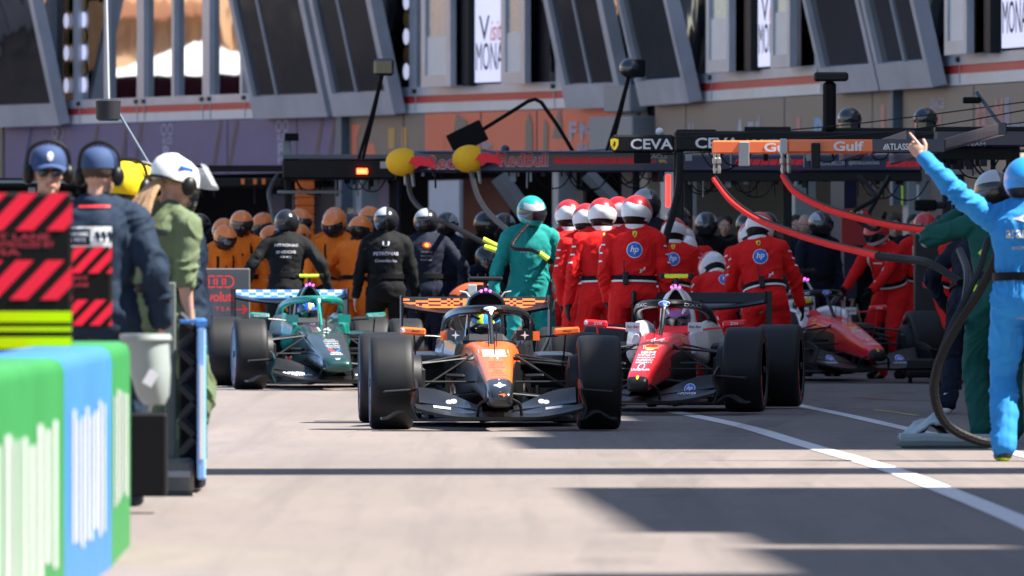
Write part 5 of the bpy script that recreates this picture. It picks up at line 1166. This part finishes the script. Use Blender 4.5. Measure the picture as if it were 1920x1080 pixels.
for px, py in ((757, 304), (882, 298)):
    p = P(px, py, 116.2); e = empty('boom_buffer', p, 0, 'yellow foam ball with red bull mark at the end of a hose arm, ' + ('left one' if px < 800 else 'right one'), 'foam buffer', 'foam buffers on the navy boom')
    MB().ell((-.01, 0, 0), (.19, .16, .155), nu=24, nv=16).build('foam_ball', mat('foam yellow', (.95, .48, .01), .75, bump=.3, bs=30), e)
    MB().tube([(.08, 0, 0), (.22, .0, .01), (.30, .02, .01)], [.13, .085, .07], 14).build('arm_end', M_nav, e)
    MB().prism([(x * .15, y * .15) for x, y in BULL(1.)[0]], .02, Matrix.Translation((.20, -.14, 0)) @ Matrix.Rotation(R(90), 4, 'X')).build('bull_mark', M_rl, e)
    MB().cap((.02, 0, -.14), (.02, 0, -.24), .022, .018, 8).build('fitting', M_grey, e); MB().cap((.09, 0, -.12), (.11, 0, -.26), .022, .018, 8).build('fitting', M_grey, e)
# second navy boom behind the orange one
g3 = boom('navy boom with web address lettering below the orange boom', 1275, 1728, 290, 322, 114, M_nav)
bbox(g3, 1275, 1728, 322, 340, M_gb, 'lower_rail', dy=.0, dep=.2)
for k in range(8): bdec(g3, poly2d([(-.05, -.03), (.03, -.03), (.05, .03), (-.03, .03)]), M_rl, 1386 + k * 16, 304, name='red_dash')
for k in range(5): bdec(g3, poly2d([(-.04, -.03), (.03, -.03), (.04, .03), (-.03, .03)]), M_rl, 1668 + k * 13, 308, name='red_dash')
bdec(g3, text2d('REDBULLRACING.COM', .045, .015, .36), M_lgrey, 1553, 306); bdec(g3, text2d('@REDBULLRACING', .045, .015, .33), M_lgrey, 1620, 306)
for px in (1290, 1476): post(g3, px, 330, .1)
# black booms with white lettering
g4 = boom('black pit boom with white lettering and yellow shield at its end', 1147, 1264, 253, 287, 100, M_gb)
bdec(g4, text2d('CEVA', .10, .02, .40), M_whitep, 1222, 270); bdec(g4, SHIELD(.055), M_yellow, 1150 + 2, 270, name='shield'); bdec(g4, HORSE(.04), M_black, 1152, 270, .005, name='horse_mark')
bbox(g4, 1188, 1220, 287, 306, M_black, 'hose_block', dy=-.1, dep=.2); MB().ell(P(1237, 247, 100) - g4[1], (.04, .04, .04)).build('white_ball', M_white, g4[0])
g5 = boom('long black boom with white lettering reaching right across the pit boxes', 1264, 1800, 246, 284, 105, M_gb)
bdec(g5, text2d('CEVA', .105, .02, .44), M_whitep, 1345, 268); bdec(g5, text2d('LOGISTICS', .07, .01, .42), M_whitep, 1440, 268)
bbox(g5, 1268, 1342, 243, 248, M_gb, 'top_box', dy=.1, dep=.3); bbox(g5, 1395, 1482, 238, 247, M_gb, 'top_box', dy=.1, dep=.3); bbox(g5, 1540, 1745, 240, 248, M_gb, 'top_rail', dy=.1, dep=.3)
post(g5, 1272, 280, .1); post(g5, 1794, 280, .1)
g6 = boom('dark navy gantry block at the far right with small white lettering', 1752, 1960, 243, 276, 98, M_nav)
bbox(g6, 1752, 1960, 238, 247, M_gb, 'top_rail', dy=.05, dep=.4); bbox(g6, 1750, 1900, 276, 300, M_gb, 'lower_rail', dy=.1, dep=.1); post(g6, 1905, 270, .07); bbox(g6, 1735, 1855, 318, 327, M_lgrey, 'white_rail', dy=.4, dep=.05)
bdec(g6, text2d('ONE TEAM', .035, .01, .35), M_lgrey, 1812, 270)
# orange and navy booms
def gulf(label, px0, px1, D, py, t2):
    g = boom(label, px0, px1, py - 12.5, py + 12.5, D, M_gor, dep=.13, bev=.012)
    bbox(g, px0 + (298 if not t2 else 158), px1 + 2, py - 13, py + 13, M_nav, 'navy_sleeve', dy=0, dep=.14, bev=.01)
    return g
g7 = gulf('orange air hose boom ending furthest left, grey strap round it', 1335, 1640, 88, 276, False)
bdec(g7, text2d('Gulf', .075, .025, .26), M_whitep, 1462, 276, dep=.13); bbox(g7, 1385, 1405, 266, 312, M_grey, 'strap', dy=-.07, dep=.02); bbox(g7, 1630, 1646, 268, 284, M_nav, 'carrier_arm', dy=9.2, dep=18)
g8 = gulf('orange and navy air hose boom above the pointing hand', 1476, 1770, 82, 274, True)
bdec(g8, text2d('Gulf', .075, .025, .235), M_whitep, 1591, 274, dep=.13); bdec(g8, text2d('ATLASSIAN', .05, .02, .27), M_whitep, 1692, 275, .008, dep=.14)
bdec(g8, poly2d([(-.02, -.022), (.0, .024), (.02, -.022), (.008, -.022), (0, 0), (-.006, -.022)]), M_whitep, 1660, 275, .008, dep=.14, name='logo_mark')
bbox(g8, 1462, 1475, 260, 290, M_lgrey, 'end_plate', dy=-.02, dep=.13); bbox(g8, 1521, 1538, 268, 316, M_gb, 'clamp', dy=-.1, dep=.05); bbox(g8, 1756, 1770, 264, 284, M_nav, 'carrier_arm', dy=12, dep=23.8)
for g, px in ((g7, 1340), (g7, 1347), (g8, 1467), (g8, 1478)):
    root, c, D = g; a = P(px, 288, D - .1) - c; b_ = P(px + 1, 325, D - .1) - c; f_ = MB()
    f_.tube([a.lerp(b_, t) for t in (0, .2, .25, .5, .55, .8, 1)], [.014, .014, .022, .022, .012, .02, .014], 8); f_.build('fitting', mat('brass fitting', (.35, .32, .28), .35, metal=.7), root)
def hose(label, pts, r_, m_, group=None, name='air_hose', cat='hose', n_=7, root_pts=None):
    pts = wpath(pts, n_); c = pts[0].copy(); mb = MB().tube([p - c for p in pts], r_, 8); o = mb.build(name, m_, at=c); return tag(o, label, cat, group)
def px_hose(label, ls, D0, D1, r_, m_, group=None):
    return hose(label, [P(x, y, D0 + (D1 - D0) * i / (len(ls) - 1)) for i, (x, y) in enumerate(ls)], r_, m_, group)
M_rh = mat('red hose sleeve', (.98, .035, .03), .85, bump=.9, bs=38, var=.12, spec=.08)
for lab, ls, bl_ in (('coral red sleeved air hose sagging lower toward the right', ((1339, 336), (1372, 378), (1420, 412), (1475, 434), (1540, 455), (1600, 470), (1645, 480)), ((1645, 480), (1700, 486), (1745, 494), (1800, 530))),
                     ('coral red sleeved air hose running higher, up to the green crew', ((1468, 330), (1490, 360), (1540, 388), (1600, 407), (1690, 426), (1786, 436)), ((1786, 436), (1815, 438), (1840, 440)))):
    h_ = px_hose(lab, ls, 88 if ls[0][0] < 1400 else 82, 76, .024, M_rh, 'sleeved air hoses')
    c = h_.location; pts = wpath([P(x, y, 76 - i * .3) for i, (x, y) in enumerate(bl_)], 6); MB().tube([p - c for p in pts], .03, 8).build('black_sleeve', M_hose, h_)
    D0 = 88 if ls[0][0] < 1400 else 82; pts = wpath([P(x + 3, y - 6, D0 + (76 - D0) * i / (len(ls) - 1) - .03) for i, (x, y) in enumerate(ls)], 6); MB().tube([p - c for p in pts], .009, 6).build('cable', M_black, h_)
for lab, ls, D0, D1, r_ in (('thick black hose hanging in a loop beside the sky blue overall', ((1872, 470), (1840, 540), (1795, 610), (1760, 680), (1752, 740), (1775, 795), (1830, 825), (1880, 832)), 70, 70.5, .032),
        ('black hose hanging behind the dark green overall', ((1800, 470), (1815, 520), (1800, 600), (1770, 660), (1757, 720)), 75, 72, .03),
        ('black hose with hi-vis sleeves crossing the teal overall', ((990, 420), (960, 462), (1000, 470), (1030, 490)), 96, 95.5, .02),
        ('black hose hanging from the left foam buffer down to the navy crew', ((765, 330), (772, 370), (800, 400), (850, 425), (900, 452), (950, 478)), 116, 112, .03),
        ('black hose hanging from the right foam buffer', ((884, 325), (895, 365), (915, 398), (950, 430), (1000, 468), (1032, 490)), 115.5, 96.5, .03),
        ('thin black hose curling under the canopy gantry', ((520, 330), (505, 360), (512, 400), (520, 450), (540, 500)), 124, 114, .03),
        ('corrugated black hose dropping behind the row of red backs', ((1275, 290), (1272, 350), (1262, 400), (1250, 440), (1240, 490)), 99.5, 99, .035),
        ('black hose with two hi-vis clips running down the dark green overall', ((1852, 450), (1838, 500), (1815, 550), (1785, 610), (1765, 660)), 72, 71, .024),
        ('black hose looping under the navy boom', ((1610, 330), (1640, 370), (1600, 400), (1640, 430), (1660, 400)), 112, 111, .025)):
    px_hose(lab, ls, D0, D1, r_, M_hose, 'black hoses')
for lab, ls, D in (('hi-vis yellow hose marker above its twin beside the crouching crew member', ((906, 448), (942, 466)), 99), ('hi-vis yellow hose marker below its twin', ((908, 462), (944, 474)), 98.6), ('short hi-vis hose marker by the leftmost red back', ((1012, 474), (1028, 486)), 95.2),
                   ('upper hi-vis clip on the hose by the dark green overall', ((1838, 470), (1848, 480)), 72), ('lower hi-vis clip on the hose by the dark green overall', ((1822, 530), (1832, 545)), 72)):
    h_ = px_hose(lab, ls, D, D, .022, M_hi, 'hi-vis hose markers'); h_.name = 'hose_marker'; h_['category'] = 'marker'
# connectors, clamps and bundled leads under and on the gantries
rc = random.Random(11)
for g, x0, x1, yb, n_ in ((g1, 545, 735, 338, 12), (g2, 760, 1260, 323, 22), (g3, 1280, 1725, 340, 26), (g5, 1275, 1735, 284, 20), (g6, 1755, 1900, 300, 14), (g0, 0, 525, 352, 8)):
    for k in range(n_):
        px = rc.uniform(x0, x1); h_ = rc.choice((6, 8, 12, 18, 30)); wd = rc.uniform(3, 14) if h_ < 20 else rc.uniform(2, 4)
        m_ = rc.choice((M_black, M_blackp, M_dark, M_dark, M_grey)); bbox(g, px, px + wd, yb - 1, yb + h_, m_, 'connector' if h_ < 20 else 'hanging_lead', dy=rc.uniform(-.12, .12), dep=.06, bev=.004)
    for k in range(n_ // 3):        # drooping leads between two clamps
        root, c, D = g; px = rc.uniform(x0, x1 - 60); L = rc.uniform(25, 90); q = [P(px, yb, D - .1), P(px + L * .25, yb + L * .35, D - .12), P(px + L * .7, yb + L * .38, D - .1), P(px + L, yb - 2, D - .08)]
        MB().tube([p - c for p in wpath(q, 5)], .008, 5).build('lead', M_black, root)
# lamps and cameras on stalks
def stalk_cam(label, ball, base, D, kind, arms=2):
    b_, h_ = P(*base, D), P(*ball, D); e = empty('camera_mast', b_, 0, label, 'camera mast')
    for k in range(arms): MB().tube([Vector((k * .05 - .02, 0, 0)), (h_ - b_) * .5 + Vector((.02 * k, 0, 0)), (h_ - b_)], .022, 6).build('mast', M_black, e)
    if kind == 'ball': MB().ell(h_ - b_, (.13, .13, .12), nu=20, nv=14).build('globe', M_visor, e); MB().box(h_ - b_ + Vector((.1, .02, 0)), (.12, .2, .2), bev=.02).build('housing', M_black, e)
    elif kind == 'box': MB().box(h_ - b_, (.24, .2, .2), bev=.03).build('housing', M_visor, e)
    elif kind == 'plate': MB().box(h_ - b_ , (.34, .2, .09), bev=.02).build('housing', M_blackp, e); MB().box((h_ - b_) * .45, (.13, .12, .5), bev=.03).build('electronics', M_black, e)
stalk_cam('black lamp head on a slanted double mast left of the orange banner', (720, 126), (675, 300), 122, 'box'); stalk_cam('dark globe camera on a slanted double mast by the grey cabinet', (1183, 128), (1138, 292), 118, 'ball'); stalk_cam('flat black sensor box on an upright mast above the long boom', (1558, 144), (1553, 246), 104, 'plate', 1)
e = empty('floodlight', P(876, 258, 119), 0, 'black rectangular floodlight tilted on a bent arm', 'floodlight')
MB().box((0, 0, 0), (.42, .12, .25), Matrix.Rotation(R(-26), 3, 'Y'), bev=.01).build('lamp_head', M_black, e); z0 = P(876, 258, 119)
MB().tube([P(x, y, 119) - z0 for x, y in ((900, 246), (950, 215), (990, 190), (1003, 186), (1015, 192), (1045, 235), (1072, 280), (1078, 292))], .022, 8).build('arm', M_black, e)
e = empty('lantern', P(203, 205, 100), 0, 'dark drum shaped lamp hanging on a grey stay in front of the windows', 'lamp'); MB().lathe([(-.11, .09), (-.09, .115), (.08, .12), (.1, .06)], 20, 'Z').build('drum', M_dark, e)
MB().tube([(.05, 0, .05), P(280, 308, 100) - P(203, 205, 100)], .016, 6).build('stay', mat('blue grey pipe', 0), e); MB().tube([(0, 0, .1), P(198, -40, 100) - P(203, 205, 100)], .02, 6).build('rod', M_lgrey, e)
e = empty('television_camera', P(1880, 240, 100), 0, 'black camera head on a grey slanted arm at the far right', 'camera'); MB().tube([(0, 0, 0), P(1830, 172, 100) - P(1880, 240, 100)], .02, 6).build('arm', mat('blue grey pipe', 0), e); MB().box(P(1822, 188, 100) - P(1880, 240, 100), (.17, .12, .06), bev=.01).build('head', M_black, e)
for px in (1593, 1735):
    q = P(px, 222, 112); e = tag(MB().ell((0, 0, 0), (.13, .13, .12), nu=20, nv=14).lathe([(-.2, .12), (0, .12)], 20, 'Z').build('radio_dome', M_visor, at=q), 'glossy dark navy antenna dome above the booms, ' + ('nearer the camera mast' if px < 1700 else 'nearer the grey downpipe'), 'antenna dome', 'antenna domes')
for px, py in ((822, 291), (947, 280)): tag(MB().ell((0, 0, 0), (.05, .05, .05)).build('radio_dome', M_nav, at=P(px, py, 118)), 'small dark dome on top of the navy boom, ' + ('left' if px < 900 else 'right') + ' of the two', 'antenna dome')
# cables in the air
for lab, a, b_, D in (('thin cable strung above the booms, lowest', (1240, 290), (1930, 228), 100), ('thin cable strung above the booms, topmost', (1210, 262), (1930, 190), 103), ('thin cable strung above the orange boom', (1470, 262), (1930, 205), 96), ('thin cable crossing in front of the orange banner', (560, 300), (1280, 270), 120)):
    hose(lab, [P(*a, D), (P(*a, D) + P(*b_, D)) / 2 - Vector((0, 0, .05)), P(*b_, D)], .006, M_blackp, name='cable', cat='cable')
# struts and garage equipment
for lab, a, b_, D, w_, m_ in (('grey diagonal brace above the teal crew member', (935, 330), (985, 400), 128, .22, M_grey), ('grey diagonal brace right of the column', (1100, 325), (1150, 375), 128, .18, M_grey), ('navy upright post between the red crews', (1582, 340), (1582, 560), 120, .3, M_nav), ('glowing red light tube standing behind the black helmet', (1253, 328), (1252, 388), 118, .05, mat('red tube', (1, .03, .02), .4, emit=1.2, var=0)), ('fluorescent yellow upright tube in the garage', (1692, 325), (1692, 385), 122, .025, M_hi), ('white upright tube in the garage', (1722, 325), (1722, 390), 122, .04, M_lgrey), ('dark diagonal boom stay', (1668, 330), (1628, 400), 112, .05, M_gb)):
    A_, B_ = P(*a, D), P(*b_, D); tag(MB().tube([Vector(), B_ - A_], w_ / 2, 8 if w_ < .1 else 4).build('strut' if 'tube' not in lab else 'light_tube', m_, at=A_), lab, 'strut' if 'tube' not in lab else 'tube')
def panelbox(label, px0, px1, y0, y1, D, m_, cat, name, dep=.08, extra=None):
    p0, p1 = P(px0, y0, D), P(px1, y1, D); c = (p0 + p1) / 2; root = empty(name, c, 0, label, cat)
    MB().box((0, 0, 0), (abs(p1.x - p0.x), dep, abs(p0.z - p1.z)), bev=.012).build('panel', m_, root); return root, c, D
# red hand held signal board, black trolley panel
lb = panelbox('red signal board with a row of small lamps above the far red car', 1577, 1634, 391, 462, 116, mat('signal red', (.30, .01, .012), .5), 'board', 'signal_board')
for k, m_ in enumerate((M_hi, M_yellow, M_lgrey, M_red)): bdec(lb, disc2d(.02), m_, 1597 + k * 9, 398, dep=.08, name='lamp')
MB().box((0, 0, -.35), (.03, .03, .4)).build('handle', M_black, lb[0])
tp = panelbox('tall black equipment trolley with round stickers', 1714, 1786, 440, 640, 113.5, mat('trolley black', (.008, .009, .009), .5), 'trolley', 'tool_trolley', .4)
bdec(tp, disc2d(.05), M_lgrey, 1735, 455, dep=.4, name='sticker'); bdec(tp, disc2d(.035, .025), M_red, 1735, 454, .006, dep=.4, name='sticker'); bdec(tp, disc2d(.05), M_red, 1738, 532, dep=.4, name='sticker')
for sg in (-1, 1): MB().lathe([(-.03, .07), (.03, .07)], 16, 'X', c=(sg * .15, -.1, P(0, 655, 113.5).z - tp[1].z - .1)).build('castor', M_black, tp[0])
e = empty('jack', (P(1745, 700, 111).x, 111, 0), 0, 'low black front jack with a yellow knob beside the far red car', 'jack')
MB().box((0, 0, .10), (.5, .5, .08), bev=.02).build('frame', M_black, e); MB().box((-.1, 0, .2), (.3, .2, .12), bev=.02).build('cradle', M_blackp, e)
for sg in (-1, 1): MB().lathe([(-.02, .06), (.02, .06)], 14, 'X', c=(sg * .22, -.1, .06)).build('castor', M_black, e)
MB().ell((.17, -.28, .09), (.045, .04, .045)).build('knob', mat('yellow knob', (.6, .6, .05), .5), e)
e = empty('camera_rig', P(1735, 385, 121), 0, 'black television camera rig under the right hand gantry', 'camera'); MB().box((0, 0, 0), (.25, .3, .13), bev=.02).build('body', M_black, e); MB().box((.15, 0, .0), (.18, .12, .08), bev=.02).build('lens', M_blackp, e); MB().cap((0, 0, -.06), (0, 0, -1.0), .02, .02).build('monopod', M_black, e)
# tyre stack with orange covered wheel behind the orange car
for lab, px, py, r_, D, m_ in (('large tyre with orange blanket held by the crouching crew member', 893, 592, .34, 112, 0), ('smaller orange topped tyre low behind the right wing end', 1060, 640, .33, 108, 1), ('dark tyre leaning behind the bending red crew', 1040, 640, .33, 104, 2)):
    q = P(px, py, D); e = empty('spare_tyre', (q.x, q.y, max(q.z, .33)), R(20), lab, 'tyre', 'spare tyres')
    MB().lathe([(-.12, .22), (-.15, .25), (-.15, .32), (-.1, .345), (.1, .345), (.15, .32), (.15, .25), (.12, .22)], 40, 'Y').build('tyre', M_tyre, e); MB().lathe([(-.13, .22), (-.11, .18), (-.1, .05), (-.12, .001)], 32, 'Y').build('wheel_disc', M_rim, e)
    if m_ < 2:
        MB().loft([[Vector(((r2) * math.sin(t), yy, (r2) * math.cos(t))) for t in (R(-50) + R(100) * j / 16 for j in range(17))] for yy, r2 in ((-.155, .33), (-.11, .352), (.11, .352), (.155, .33))], closed=False).build('blanket', mat('orange blanket', (.45, .07, .015), .8), e)
# grey pit board for the next team
ab = panelbox('grey board with red rings, two red lines of words and an arrow', 362, 469, 503, 598, 110, mat('board grey', (.085, .085, .09), .55), 'sign', 'team_sign')
M_rb = mat('bright red print', (.85, .05, .05), .5)
for k in range(4): bdec(ab, ring2d(.052, .068, 26), M_rb, 381 + k * 15.5, 528, name='ring')
bdec(ab, text2d('Revolut', .105, .03, .38), M_rb, 401, 556); 
for k, ch_ in enumerate("F1' TEAM"):
    if ch_ != ' ': bdec(ab, text2d(ch_, .045 if ch_ != "'" else .015, .015), M_rb, 368 + k * 9.9, 579)
bdec(ab, ARROW(.072), M_rb, 452, 580, name='arrow')
MB().box((0, .1, -.55), (.05, .05, .6)).build('leg', M_black, ab[0])
for o_ in ab[0].children: pass
# ---------------------------------------------------------------- left foreground : pit wall
M_wg = mat('green wrap', (.02, .20, .045), .45, var=.06, vs=2); M_wb = mat('blue wrap', (.035, .17, .50), .45, var=.06, vs=2); M_ww = mat('white wrap print', (.50, .52, .52), .5)
def wallpt(D):     # track side face of the advertising barrier
    T_ = ((28, -215), (32, -85), (35, 22), (38.5, 122), (43, 208), (46.5, 244), (50, 262))
    for (a, pa), (b_, pb) in zip(T_, T_[1:]):
        if D <= b_ or b_ == 50: return Vector((((pa + (pb - pa) * (D - a) / (b_ - a)) - 960) / F * D, D, 0))
WL = empty('pit_wall_barrier', (wallpt(41).x, 41, 0), 0, 'wrapped pit wall in green and blue with white strokes, nearest on the left', 'barrier')
wo = WL.location
def wallseg(D0, D1, m_, name='padding', nn=10):
    rings = []
    for i in range(nn + 1):
        D = D0 + (D1 - D0) * i / nn; p = wallpt(D) - wo
        prof_ = [(0, 0.0), (.0, .845), (-.012, .882), (-.045, .90), (-.33, .90), (-.37, .88), (-.38, .845), (-.38, 0)]
        rings.append([Vector((p.x + a, p.y, z)) for a, z in prof_])
    return MB().loft(rings).build(name, m_, WL, ang=50)
W1 = wallseg(28.5, 38.5, M_wg); W2 = wallseg(38.52, 43, M_wb); W3 = wallseg(43.02, 46.5, M_wg)
def strokes(D0, D1, nS, z0, z1, seed):
    rnd = random.Random(seed)
    for i in range(nS):
        Da = D0 + (D1 - D0) * i / nS; Db = Da + (D1 - D0) / nS * rnd.uniform(.42, .62); zz0 = z0 + rnd.uniform(0, .06); zz1 = z1 - rnd.uniform(0, .07)
        vs = []; 
        for D, z in ((Da, zz0), (Db, zz0), (Db, zz1), (Da, zz1)): p = wallpt(D) - wo; vs.append((p.x + .004, p.y, z))
        MB().add(vs, [(0, 1, 2, 3)]).build('white_stroke', M_ww, WL, smooth=False)
strokes(33.6, 38.2, 9, .12, .68, 1); strokes(39.2, 42.6, 8, .14, .70, 2); strokes(43.5, 46.2, 5, .2, .72, 3)
# striped electronic boards
M_bb = mat('board black', (.006, .005, .005), .6, spec=.15); M_bs = mat('board stripe red', (.95, .025, .06), .7, var=0, spec=.1); M_by = mat('board stripe lime', (.62, .82, .0), .7, var=0, spec=.1)
def sboard(label, px0, px1, y0, y1, D, bands, lime):
    b_ = panelbox(label, px0, px1, y0, y1, D, M_bb, 'board', 'marker_board', .05); S_ = F / D; W_ = (px1 - px0) / S_
    for (ya, yb) in bands:
        h = (yb - ya) / S_; sl = h * .95; k = -3 * sl; stp = .105 * (W_ / .29) ** .5
        while k < W_ + sl:
            a0, a1 = k, k + stp * .58
            pts = []
            def clip(x, f): return max(0, min(W_, x))
            # parallelogram clipped against panel sides by sampling rows
            rows = 8; L = []; Rr = []
            for r_ in range(rows + 1):
                t = r_ / rows; L.append((clip(a0 + sl * t, t), t * h)); Rr.append((clip(a1 + sl * t, t), t * h))
            vs = []; fs = []
            for r_ in range(rows + 1): vs += [L[r_], Rr[r_]]
            for r_ in range(rows):
                if vs[2 * r_ + 1][0] - vs[2 * r_][0] > 1e-4 or vs[2 * r_ + 3][0] - vs[2 * r_ + 2][0] > 1e-4: fs.append((2 * r_, 2 * r_ + 1, 2 * r_ + 3, 2 * r_ + 2))
            if fs: bdec(b_, ([(x - W_ / 2, y - h / 2) for x, y in vs], fs), M_bs, (px0 + px1) / 2, (ya + yb) / 2, dep=.05, name='red_stripe')
            k += stp
    for (ya, yb) in lime: bdec(b_, rect2d(W_ - .004, (yb - ya) / S_), M_by, (px0 + px1) / 2, (ya + yb) / 2, dep=.05, name='lime_bar')
    return b_
s1 = sboard('large black board with red slanting stripes and lime bars at the left edge', -60, 135, 361, 672, 44, ((362, 432), (488, 562)), ((584, 604), (613, 621), (632, 654)))
M_rt = mat('dim red print', (.45, .02, .04), .5)
for py, t, w_ in ((444, 'PIT LANE', .26), (458, 'CONTROLLED BY', .30), (473, 'FIA', .12)): bdec(s1, text2d(t, .024, .02, w_), M_rt, 35 if w_ > .2 else 12, py, dep=.05)
s2_ = sboard('smaller black board with red slanting stripes in front of the navy marshal', 135, 210, 462, 614, 49, ((463, 512), (562, 610)), ())
for py, t in ((522, 'PIT'), (534, 'LANE')): bdec(s2_, text2d(t, .018, .02, .07), M_rt, 152, py, dep=.05)
for b_ in (s1, s2_): MB().box((0, .06, -(b_[1].z) / 2 - .2), (.05, .05, b_[1].z - .1)).build('leg', M_black, b_[0])
# pale plastic flap / bin behind the wall end
e = empty('plastic_bin', (P(272, 700, 50).x, 50, 0), 0, 'pale grey green plastic bin with a rolled rim hanging behind the green wall end', 'bin')
rings = []
for z, a, b_ in ((.575, .05, .08), (.62, .078, .11), (.74, .10, .14), (.875, .108, .15), (.885, .125, .17), (.91, .12, .165)): rings.append([Vector((a * math.cos(t) + (.91 - z) * .13, b_ * math.sin(t), z)) for t in (2 * PI * j / 28 for j in range(28))])
MB().loft(rings).build('tub', mat('pale plastic', (.27, .31, .30), .5), e); MB().box((.03, -.14, .7), (.05, .01, .07), Matrix.Rotation(R(30), 3, 'Y')).build('white_sticker', M_white, e); MB().box((-.17, 0, .80), (.16, .05, .03)).build('bracket', M_dark, e)
# post with foot, concertina barrier, wrapped end board
M_po = mat('weathered grey green metal', (.13, .15, .14), .6, var=.2, vs=9)
e = empty('gate_post', (P(326, 900, 57).x, 57, 0), 0, 'grey green gate post standing on a concrete foot beside the lattice barrier', 'post')
MB().box((-.02, 0, .62), (.06, .06, 1.05), bev=.006).build('upright', M_po, e); MB().box((.0, 0, .095), (.21, .35, .19), bev=.02).build('concrete_foot', mat('concrete', (.20, .20, .19), .85, bump=.5, bs=25, var=.25), e); MB().box((.03, -.18, .11), (.13, .012, .035)).build('label_plate', M_lgrey, e)
e = empty('lattice_barrier', (P(353, 900, 56.6).x, 56.6, 0), 0, 'dark folding lattice barrier seen end on between post and wrapped board', 'barrier'); 
for k in range(4):
    z = .22 + k * .19
    for a_, b__ in ((z, z + .1), (z + .1, z + .19)):
        x0, x1 = (-.05, .045) if a_ == z else (.045, -.05)
        MB().box(((x0 + x1) / 2, 0, (a_ + b__) / 2), (.115, .5, .035), Matrix.Rotation(-math.atan2(b__ - a_, x1 - x0), 3, 'Y'), bev=.006).build('slat', M_dark, e)
MB().box((-.01, 1.1, .48), (.12, .9, .92), bev=.01).build('dark_backing', M_black, e)  # plain dark panel added to fill the black behind the slats
e = empty('wall_end_board', (P(373, 870, 57.6).x, 57.9, 0), R(1.9), 'narrow blue and white wrapped board under the woman hand with a green edge', 'barrier')
MB().box((0, 0, .50), (.045, 3.2, .82), bev=.01).build('board', mat('pale blue wrap', (.22, .42, .80), .5, var=.1), e); MB().box((.026, -.2, .50), (.006, 2.6, .6)).build('green_print', M_wg, e); MB().box((.0, -1.605, .45), (.02, .006, .5)).build('white_print', M_white, e); MB().box((-.0, 0, .925), (.06, 3.2, .03)).build('blue_cap', M_wb, e)
# wall carries on beyond
e = tag(MB().box((0, 0, .45), (.35, 60, .9), bev=.03).build('pit_wall', mat('pale blue wrap', 0), at=(-3.55, 97, 0), rz=R(1.7)), 'far stretch of low pit wall beyond the marshals', 'wall')
e = tag(MB().box((0, 0, 0), (.10, .02, .02), bev=.003).build('blue_clip', M_wb, at=P(355, 603, 56)), 'small blue clip on top of the lattice barrier', 'clip')
# dark kit on the ground behind the post
for lab, px, py0, py1, w_, D, m_ in (('black equipment case low behind the pale bin', 272, 775, 930, .22, 52.5, M_black), ('orange tag on the kit behind the pale bin', 251, 745, 765, .035, 58, mat('orange lamp', 0)), ('pinkish cloth stuffed behind the post', 300, 812, 838, .07, 58, mat('pink cloth', (.5, .28, .33), .8))):
    p0 = P(px, py0, D); p1 = P(px, py1, D); h = p0.z - max(p1.z, 0); tag(MB().box((0, 0, 0), (w_, .3, h), bev=.01).build('kit_case' if m_ == M_black else 'kit_tag', m_, at=(p0.x, D, max(p1.z, 0) + h / 2)), lab, 'kit')
# grey folded sheet by the hose loop
mb = MB()
def shf(u, v): x = -.24 + .6 * u; return (x, -.5 + 1.0 * v, .03 + .16 * math.exp(-((x + .02 - .05 * math.sin(v * 6)) / .13) ** 2) * (1 - .5 * abs(v - .4)) + .05 * noise.noise(Vector((u * 5, v * 4, 1))) + .02 * noise.noise(Vector((u * 14, v * 9, 4))))
mb.grid(shf, 26, 20, -.012); e = tag(mb.build('folded_sheet', mat('grey sheet', (.20, .25, .26), .35, bump=.3, bs=8), at=(ground_pt(1760, 838).x, 72.5, 0), ang=80), 'crumpled grey green plastic sheet lying on the ground inside the hose loop', 'plastic sheet')
tag(MB().tube([(-.28, -.45, .05), (-.1, -.47, .055), (.1, -.45, .05), (.4, -.4, .05)], [.05, .055, .05, .05], 10).build('sheet_roll', mat('grey sheet', 0), at=(ground_pt(1760, 838).x, 71.6, 0)), 'rolled edge of grey plastic sheeting in front of the crumpled sheet', 'plastic sheet')
